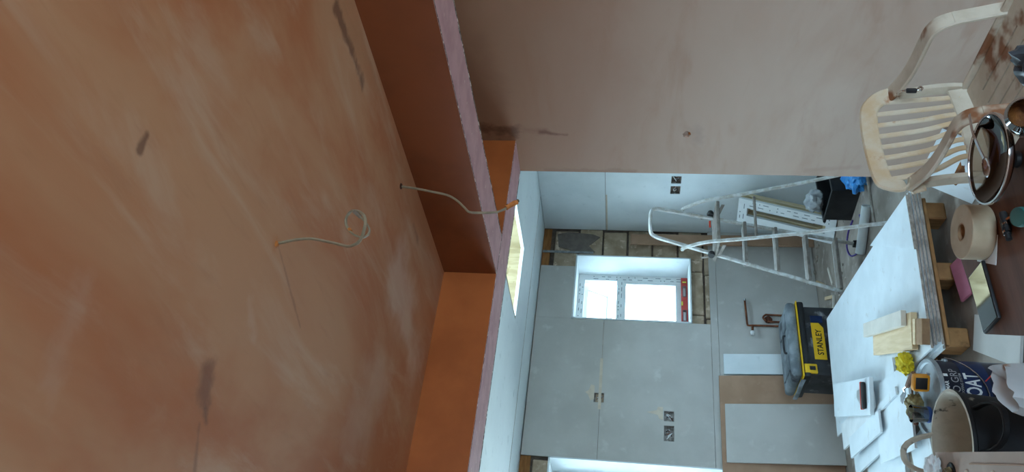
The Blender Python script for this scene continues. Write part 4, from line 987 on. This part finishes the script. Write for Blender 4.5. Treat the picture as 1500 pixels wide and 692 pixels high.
for s_ in (-1, 1):
    yf = -.055
    arm = smooth_path([(.203*s_, back_y(.2, .69), .695), (.207*s_, .19, .668), (.208*s_, .12, .655), (.207*s_, .03, .650), (.205*s_, yf+.03, .646), (.205*s_, yf-.005, .625), (.208*s_, yf-.025, .58)], 4)
    MB().band(arm, .058, .014, fixed=(1, 0, .15*s_)).build('armrest', MAT['chair'], ch)
    MB().band(smooth_path([(.207*s_, yf-.022, .592), (.210*s_, yf-.038, .52), (.214*s_, yf-.055, .44), (.225*s_, -.145, .25), (.240*s_, -.18, .0)], 4), .056, .016, fixed=(1, 0, .15*s_)).build('leg', MAT['chair'], ch)
    MB().band(smooth_path([(.200*s_, back_y(.2, .67), .67), (.200*s_, back_y(.2, .5), .5), (.205*s_, .25, .30), (.215*s_, .30, 0)], 4), .045, .018, fixed=(0, 1, -.2)).build('leg', MAT['chair'], ch)
    MB().band([(.198*s_, -.225, .447), (.2*s_, 0, .450), (.196*s_, .23, .455)], .04, .018, fixed=(0, 0, 1)).build('seat_edge', MAT['chair'], ch)
# black clip hooked on the chair
p = aty(1335, 133, 2.02)
cl = thing('spring_clip', 'black and silver spring clip hooked on the chair arm joint', 'clip', p)
MB().box((0, 0, .0), (.016, .016, .035), RZ(.4), .005).build('jaw', MAT['black'], cl)
MB().tube(smooth_path([(0, -.006, -.018), (.008, -.01, -.026), (0, -.012, -.032), (-.008, -.008, -.026)], 4), .0035, 8).build('spring', MAT['chrome'], cl)
MB().tube(smooth_path([(0, 0, .016), (.004, .004, .028), (.018, .03, .034), (.03, .05, .02)], 4), .003, 6).build('hook', MAT['chrome'], cl)

# ================================================================== HANGING CABLES
c0 = atz(405, 358, 2.4)
hk = thing('hanging_cable', 'grey cable with a curled loop hanging from the plaster ceiling', 'cable', (c0.x, c0.y, 2.4))
def rel(px, py, y): return aty(px, py, y) - Vector((c0.x, c0.y, 2.4))
yy = c0.y
pth = [rel(405, 358, yy) + Vector((0, 0, .02))] + [rel(a, b, yy + d) for a, b, d in [(412, 356, 0), (430, 352, .0), (455, 350, .005), (478, 354, .008), (500, 359, .008), (512, 361, .006), (524, 356, 0), (531, 345, -.012), (535, 328, -.025), (533, 316, -.028), (524, 309, -.015), (514, 310, .005), (507, 320, .018), (508, 332, .02), (517, 343, .015), (530, 348, .012), (539, 344, .01), (541, 336, .008), (537, 328, .0), (528, 318, -.01), (521, 312, -.012)]]
MB().band(smooth_path(pth, 4), .0078, .0046, up=(1, 0, 0), smooth=True).build('sheath', MAT['cable'], hk)
e0 = pth[-1]; MB().tube([pth[-2], e0, e0 + (e0-pth[-2])*.35], .0046, 8).build('cut_end', MAT['alug'], hk)
i_ = pth[14]; MB().tube([pth[14].lerp(pth[15], .35), pth[14].lerp(pth[15], .65)], .0047, 8).build('tape_band', MAT['copperwire'], hk, 'copper coloured band')
MB().lathe([(0, 0), (.009, 0), (.007, -.003), (.004, -.005), (0, -.005)], 14).jitter(.001, 60).build('ceiling_entry', MAT['copperwire'], hk, 'orange stained hole edge')
c0 = atz(587, 273, 2.4); yy = c0.y
hk = thing('hanging_cable', 'grey cable with frayed taped end crossing below the brown beam', 'cable', (c0.x, c0.y, 2.4))
pth = [rel(587, 273, yy) + Vector((0, 0, .02))] + [rel(a, b, yy + d) for a, b, d in [(592, 274, 0), (612, 277, 0), (632, 281, 0), (655, 286, -.004), (668, 293, -.006), (680, 304, -.006), (688, 311, -.004), (706, 312, 0), (726, 311, .004), (736, 308, .006), (745, 303, .008)]]
MB().tube(smooth_path(pth, 4), .0042, 8).build('sheath', MAT['cable'], hk)
e = pth[-1]; d_ = (pth[-1]-pth[-2]).normalized()
MB().tube(smooth_path([e - d_*.01, e + d_*.01, e + d_*.03, e + d_*.036], 3), .0085, 8, scales=None).jitter(.003, 80).build('taped_end', MAT['copperwire'], hk, 'orange taped end')
MB().tube([e + d_*.028, e + d_*.045 + Vector((0, 0, .003))], .0065, 8).jitter(.003, 90).build('frayed_end', MAT['rope'], hk)
MB().tube([e + d_*.004, e + d_*.004 + Vector((.004, 0, .012))], .005, 6).jitter(.002, 90).build('frayed_end', MAT['rust'], hk)
MB().lathe([(0, 0), (.012, 0), (.008, -.004), (0, -.005)], 14).jitter(.002, 60).build('ceiling_entry', MAT['rust'], hk)
